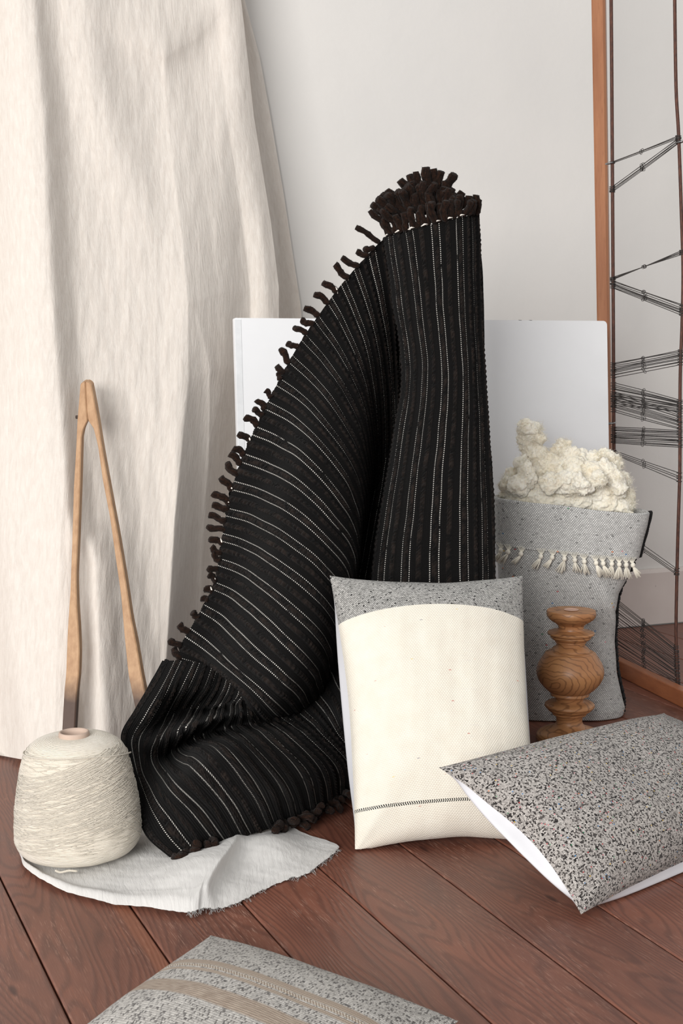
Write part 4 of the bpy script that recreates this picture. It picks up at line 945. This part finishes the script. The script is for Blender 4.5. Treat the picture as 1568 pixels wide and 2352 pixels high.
        S = np.stack([np.sin(ph)[None]*np.cos(an)[:, None]*.0062, np.sin(ph)[None]*np.sin(an)[:, None]*.0062, np.cos(ph)[None]*.0068+0*an[:, None]], -1)
        tb.raw((S+kn).reshape(-1, 3), gridfaces(10, 7, True).tolist())
        L = r.uniform(.028, .038)
        for k in range(20):
            sp = r.uniform(-.30, .30); d = np.array([ln+sp, -.05+r.uniform(-.1, .08), -1.0]); d /= np.linalg.norm(d); l = L*r.uniform(.8, 1.08)
            side = np.array([sp*.004, r.uniform(-.002, .002), 0])
            tb.tube([kn+side*.5+np.array([0, 0, -.003]), kn+d*l*.5+side*1.5+np.array([-ln*.003, 0, .001]), kn+d*l+side*2], .00105, 4)
        tb.build('tassel', mt, cuff, label='knotted cream cotton tassel')
    return Gc
GC = sack()
def fleece():
    g = G('raw_cream_fleece'); n = g.noise(g.OBJ, 70, 5, .65); n2 = g.noise(g.OBJ, 22, 3)
    c = g.mix(g.mr(n2, .35, .7), srgb(244, 239, 226), srgb(236, 226, 204)); c = g.mix(g.math('MULTIPLY', g.mr(n, .6, .8), .5), c, srgb(248, 246, 240))
    f = g.noise(g.OBJ, 420, 4, .7)
    mw = g.done(c, .95, g.bump(g.math('ADD', n, g.math('MULTIPLY', f, .5)), .8, .004), Sheen_Weight=.4, Specular_IOR_Level=.1, Subsurface_Weight=.35, Subsurface_Scale=.012)
    mw.node_tree.nodes['Principled BSDF'].inputs['Subsurface Radius'].default_value = (1, .85, .65)
    lumps = [(1208, 982, 20, 3.63), (1225, 988, 18, 3.63), (1236, 1005, 18, 3.63), (1214, 1008, 22, 3.64), (1222, 1035, 28, 3.65), (1240, 1055, 24, 3.64), (1222, 1068, 34, 3.66), (1245, 1085, 22, 3.63), (1196, 1062, 16, 3.6),
             (1206, 1078, 20, 3.59), (1212, 1098, 22, 3.58), (1175, 1092, 15, 3.62), (1166, 1104, 15, 3.6), (1160, 1118, 13, 3.6), (1190, 1115, 24, 3.58), (1180, 1135, 20, 3.57), (1215, 1130, 30, 3.57), (1160, 1138, 12, 3.6),
             (1285, 1030, 18, 3.63), (1296, 1022, 14, 3.63), (1272, 1052, 22, 3.63), (1280, 1075, 30, 3.62), (1305, 1050, 26, 3.63), (1330, 1055, 22, 3.64), (1345, 1062, 22, 3.65), (1318, 1080, 32, 3.61), (1365, 1055, 22, 3.64), (1388, 1052, 20, 3.64), (1405, 1055, 18, 3.63), (1412, 1070, 18, 3.62),
             (1358, 1085, 30, 3.6), (1392, 1082, 28, 3.6), (1372, 1100, 16, 3.56), (1385, 1108, 12, 3.55), (1410, 1098, 20, 3.59), (1428, 1100, 14, 3.6), (1440, 1106, 9, 3.6), (1420, 1118, 20, 3.58), (1440, 1135, 18, 3.62), (1436, 1155, 20, 3.62), (1405, 1130, 30, 3.57), (1370, 1130, 34, 3.57),
             (1335, 1115, 32, 3.57), (1300, 1110, 30, 3.58), (1265, 1110, 26, 3.58), (1250, 1130, 30, 3.57), (1290, 1140, 34, 3.56), (1330, 1148, 32, 3.56), (1385, 1155, 34, 3.56), (1240, 1155, 34, 3.57), (1190, 1155, 30, 3.57), (1425, 1165, 26, 3.58),
             (1240, 1120, 40, 3.68), (1310, 1110, 46, 3.69), (1380, 1110, 44, 3.69), (1330, 1160, 60, 3.66), (1230, 1165, 55, 3.66), (1400, 1165, 45, 3.66)]
    rr = random.Random(11); allv = []; bm = bmesh.new()
    base = np.array([.60, 3.62, .50])
    def lump(c, r):
        ret = bmesh.ops.create_icosphere(bm, subdivisions=2, radius=r); 
        sq = (rr.uniform(.8, 1.25), rr.uniform(.85, 1.1), rr.uniform(.8, 1.2))
        for v in ret['verts']:
            v.co = Vector((v.co.x*sq[0], v.co.y*sq[1], v.co.z*sq[2])) + Vector(c-base)
    for (x, y, r, D) in lumps:
        D = max(D, 3.61) if y > 1125 else D
        c = at(x, y, D); rad = r*D/FPX*1.02; lump(c, rad); allv.append((c, rad))
        for _ in range(7):
            d = np.array([rr.gauss(0, 1), rr.gauss(0, 1)-.5, rr.gauss(0, 1)]); d /= np.linalg.norm(d); c2 = c+d*rad*.85; r2 = rad*rr.uniform(.18, .42); lump(c2, r2); allv.append((c2, r2))
    me = bpy.data.meshes.new('wool_fleece'); bm.to_mesh(me); bm.free(); me.materials.append(mw)
    o = bpy.data.objects.new('wool_fleece', me); COL.objects.link(o); o.location = base; ORIG[o.name] = base
    o['label'] = 'fluffy pile of raw cream wool fleece filling the grey sack'; o['category'] = 'wool fleece'; o['kind'] = 'stuff'
    md = o.modifiers.new('remesh', 'REMESH'); md.mode = 'VOXEL'; md.voxel_size = .0023; md.use_smooth_shade = True
    sm = o.modifiers.new('smooth', 'SMOOTH'); sm.iterations = 3; sm.factor = .5
    for nm, sz, st in (('wool_clouds', .028, .016), ('wool_curls', .011, .011), ('wool_fibre', .0045, .005)):
        tx = bpy.data.textures.new(nm, 'CLOUDS'); tx.noise_scale = sz; tx.noise_depth = 3; dm = o.modifiers.new(nm, 'DISPLACE'); dm.texture = tx; dm.strength = st; dm.mid_level = .5; dm.texture_coords = 'LOCAL'
    # stray curly fibres
    V = []; F = []
    for k in range(22000):
        c, r = rr.choice(allv); d = np.array([rr.gauss(0, 1), rr.gauss(-.2, 1), rr.gauss(.2, 1)]); d /= np.linalg.norm(d)
        p = c+d*r*.97; t = np.array([rr.gauss(0, 1), rr.gauss(0, 1), rr.gauss(0, 1)]); t -= d*np.dot(t, d); t /= np.linalg.norm(t)+1e-9
        L = rr.uniform(.004, .014); w = .00022; s = np.cross(d, t); pts = [p, p+d*L*.35+t*L*.2, p+d*L*.5+t*L*.6, p+d*L*(.45+rr.uniform(-.1, .3))+t*L*1.0+s*L*rr.uniform(-.4, .4)]
        n = len(V)
        for i, q in enumerate(pts): V += [q-s*w, q+s*w]
        F += [[n, n+1, n+3, n+2], [n+2, n+3, n+5, n+4], [n+4, n+5, n+7, n+6]]
    fb = mesh('stray_fibres', np.array(V), np.array(F), mw, None, uv=np.zeros((len(V), 2)), origin=base, kind='stuff'); fb.location = (0, 0, 0); fb.parent = o
fleece()

# ------------------------------------------------------------------ turned candlestick
def candlestick():
    g = G('turned_chestnut_wood'); o = g.sep(g.OBJ)
    wx = g.math('MULTIPLY', g.math('SUBTRACT', g.noise(g.OBJ, 22, 2, .5), .5), .035); wz = g.math('MULTIPLY', g.math('SUBTRACT', g.noise(g.scale(g.OBJ, 1, 1, 1.7), 17, 2, .5), .5), .05)
    rx = g.math('MULTIPLY', g.math('ADD', g.math('ADD', o[0], .052), wx), .75); rz = g.math('ADD', g.math('SUBTRACT', o[2], .148), wz)
    rad = g.math('SQRT', g.math('ADD', g.math('MULTIPLY', rx, rx), g.math('MULTIPLY', rz, rz)))
    rings = g.math('MULTIPLY', g.math('ADD', g.math('SINE', g.math('MULTIPLY', g.math('ADD', rad, g.math('MULTIPLY', o[1], .25)), 520.0)), 1.0), .5)
    fine = g.noise(g.scale(g.OBJ, 500, 500, 60), 1.0, 3)
    c = g.mix(g.mr(g.noise(g.OBJ, 16, 3), .3, .7), srgb(190, 138, 92), srgb(166, 114, 74)); c = g.mix(g.math('MULTIPLY', g.mr(rings, .80, .99), .55), c, srgb(92, 58, 38)); c = g.mix(g.math('MULTIPLY', g.mr(fine, .55, .8), .25), c, srgb(96, 60, 40))
    mw = g.done(c, .42, g.bump(g.math('ADD', fine, g.math('MULTIPLY', rings, .6)), .12, .0008))
    base = fl(1306, 1702); base[2] = 0; dist = base[1]+0.03; k = dist/FPX/2.94*1.015
    # (crop y, half width) top to bottom
    pr = [(1486, 20), (1487, 60), (1486, 150), (1488, 160), (1496, 164), (1510, 165), (1525, 162), (1542, 150), (1558, 128), (1566, 112), (1574, 100), (1584, 88), (1600, 84), (1614, 88), (1620, 98), (1624, 130), (1629, 152), (1635, 157), (1643, 156), (1650, 142), (1655, 136), (1664, 136), (1674, 126), (1684, 112), (1686, 104), (1696, 104), (1700, 96), (1716, 95), (1724, 104), (1734, 118), (1746, 128), (1752, 132), (1756, 150), (1762, 156), (1766, 168), (1780, 176), (1800, 190), (1830, 210), (1865, 223), (1895, 226), (1925, 220), (1960, 203), (1995, 172), (2020, 142), (2026, 128), (2030, 130), (2044, 130), (2048, 116), (2054, 102), (2066, 94), (2080, 92), (2086, 100), (2090, 130), (2096, 156), (2104, 166), (2116, 168), (2126, 162), (2132, 150), (2142, 146), (2154, 128), (2160, 116), (2172, 114), (2178, 96), (2186, 90), (2205, 86), (2225, 88), (2240, 96), (2254, 118), (2266, 150), (2280, 190), (2292, 212), (2304, 220), (2330, 222), (2346, 216), (2352, 205), (2352, 10)]
    P = np.array(pr, float); yb = 2352.0
    cosv = math.cos(TH+math.radians(9)); z = (yb-P[:, 0])*k/cosv*1.0; r = P[:, 1]*k
    an = np.linspace(0, 2*math.pi, 72, endpoint=False)
    Gr = np.stack([base[0]+np.cos(an)[:, None]*r[None], base[1]+np.sin(an)[:, None]*r[None], z[None]+0*an[:, None]], -1)
    R = root('wooden_candlestick', tuple(base), 'turned brown wooden candlestick standing before the grey sack', 'candlestick')
    tb_ = mesh('turned_body', Gr.reshape(-1, 3), gridfaces(72, len(pr), True)[:, ::-1], mw, R); tb_.data.set_sharp_from_angle(angle=math.radians(32))
    zt = z[2]; q = [(.0, -.004), (.012, -.004), (.0148, -.001), (.0155, .0012), (.0175, .0014), (.0185, .0002)]
    q = np.array(q); q[:, 0] *= .95
    Gs = np.stack([base[0]+np.cos(an)[:, None]*q[None, :, 0], base[1]+np.sin(an)[:, None]*q[None, :, 0], zt+.0008+np.maximum(q[None, :, 1], 0)+0*an[:, None]], -1)
    mesh('candle_socket', Gs.reshape(-1, 3), gridfaces(72, len(q), True), m_flat('pale_socket_wood', srgb(206, 168, 148), .5), R)
candlestick()
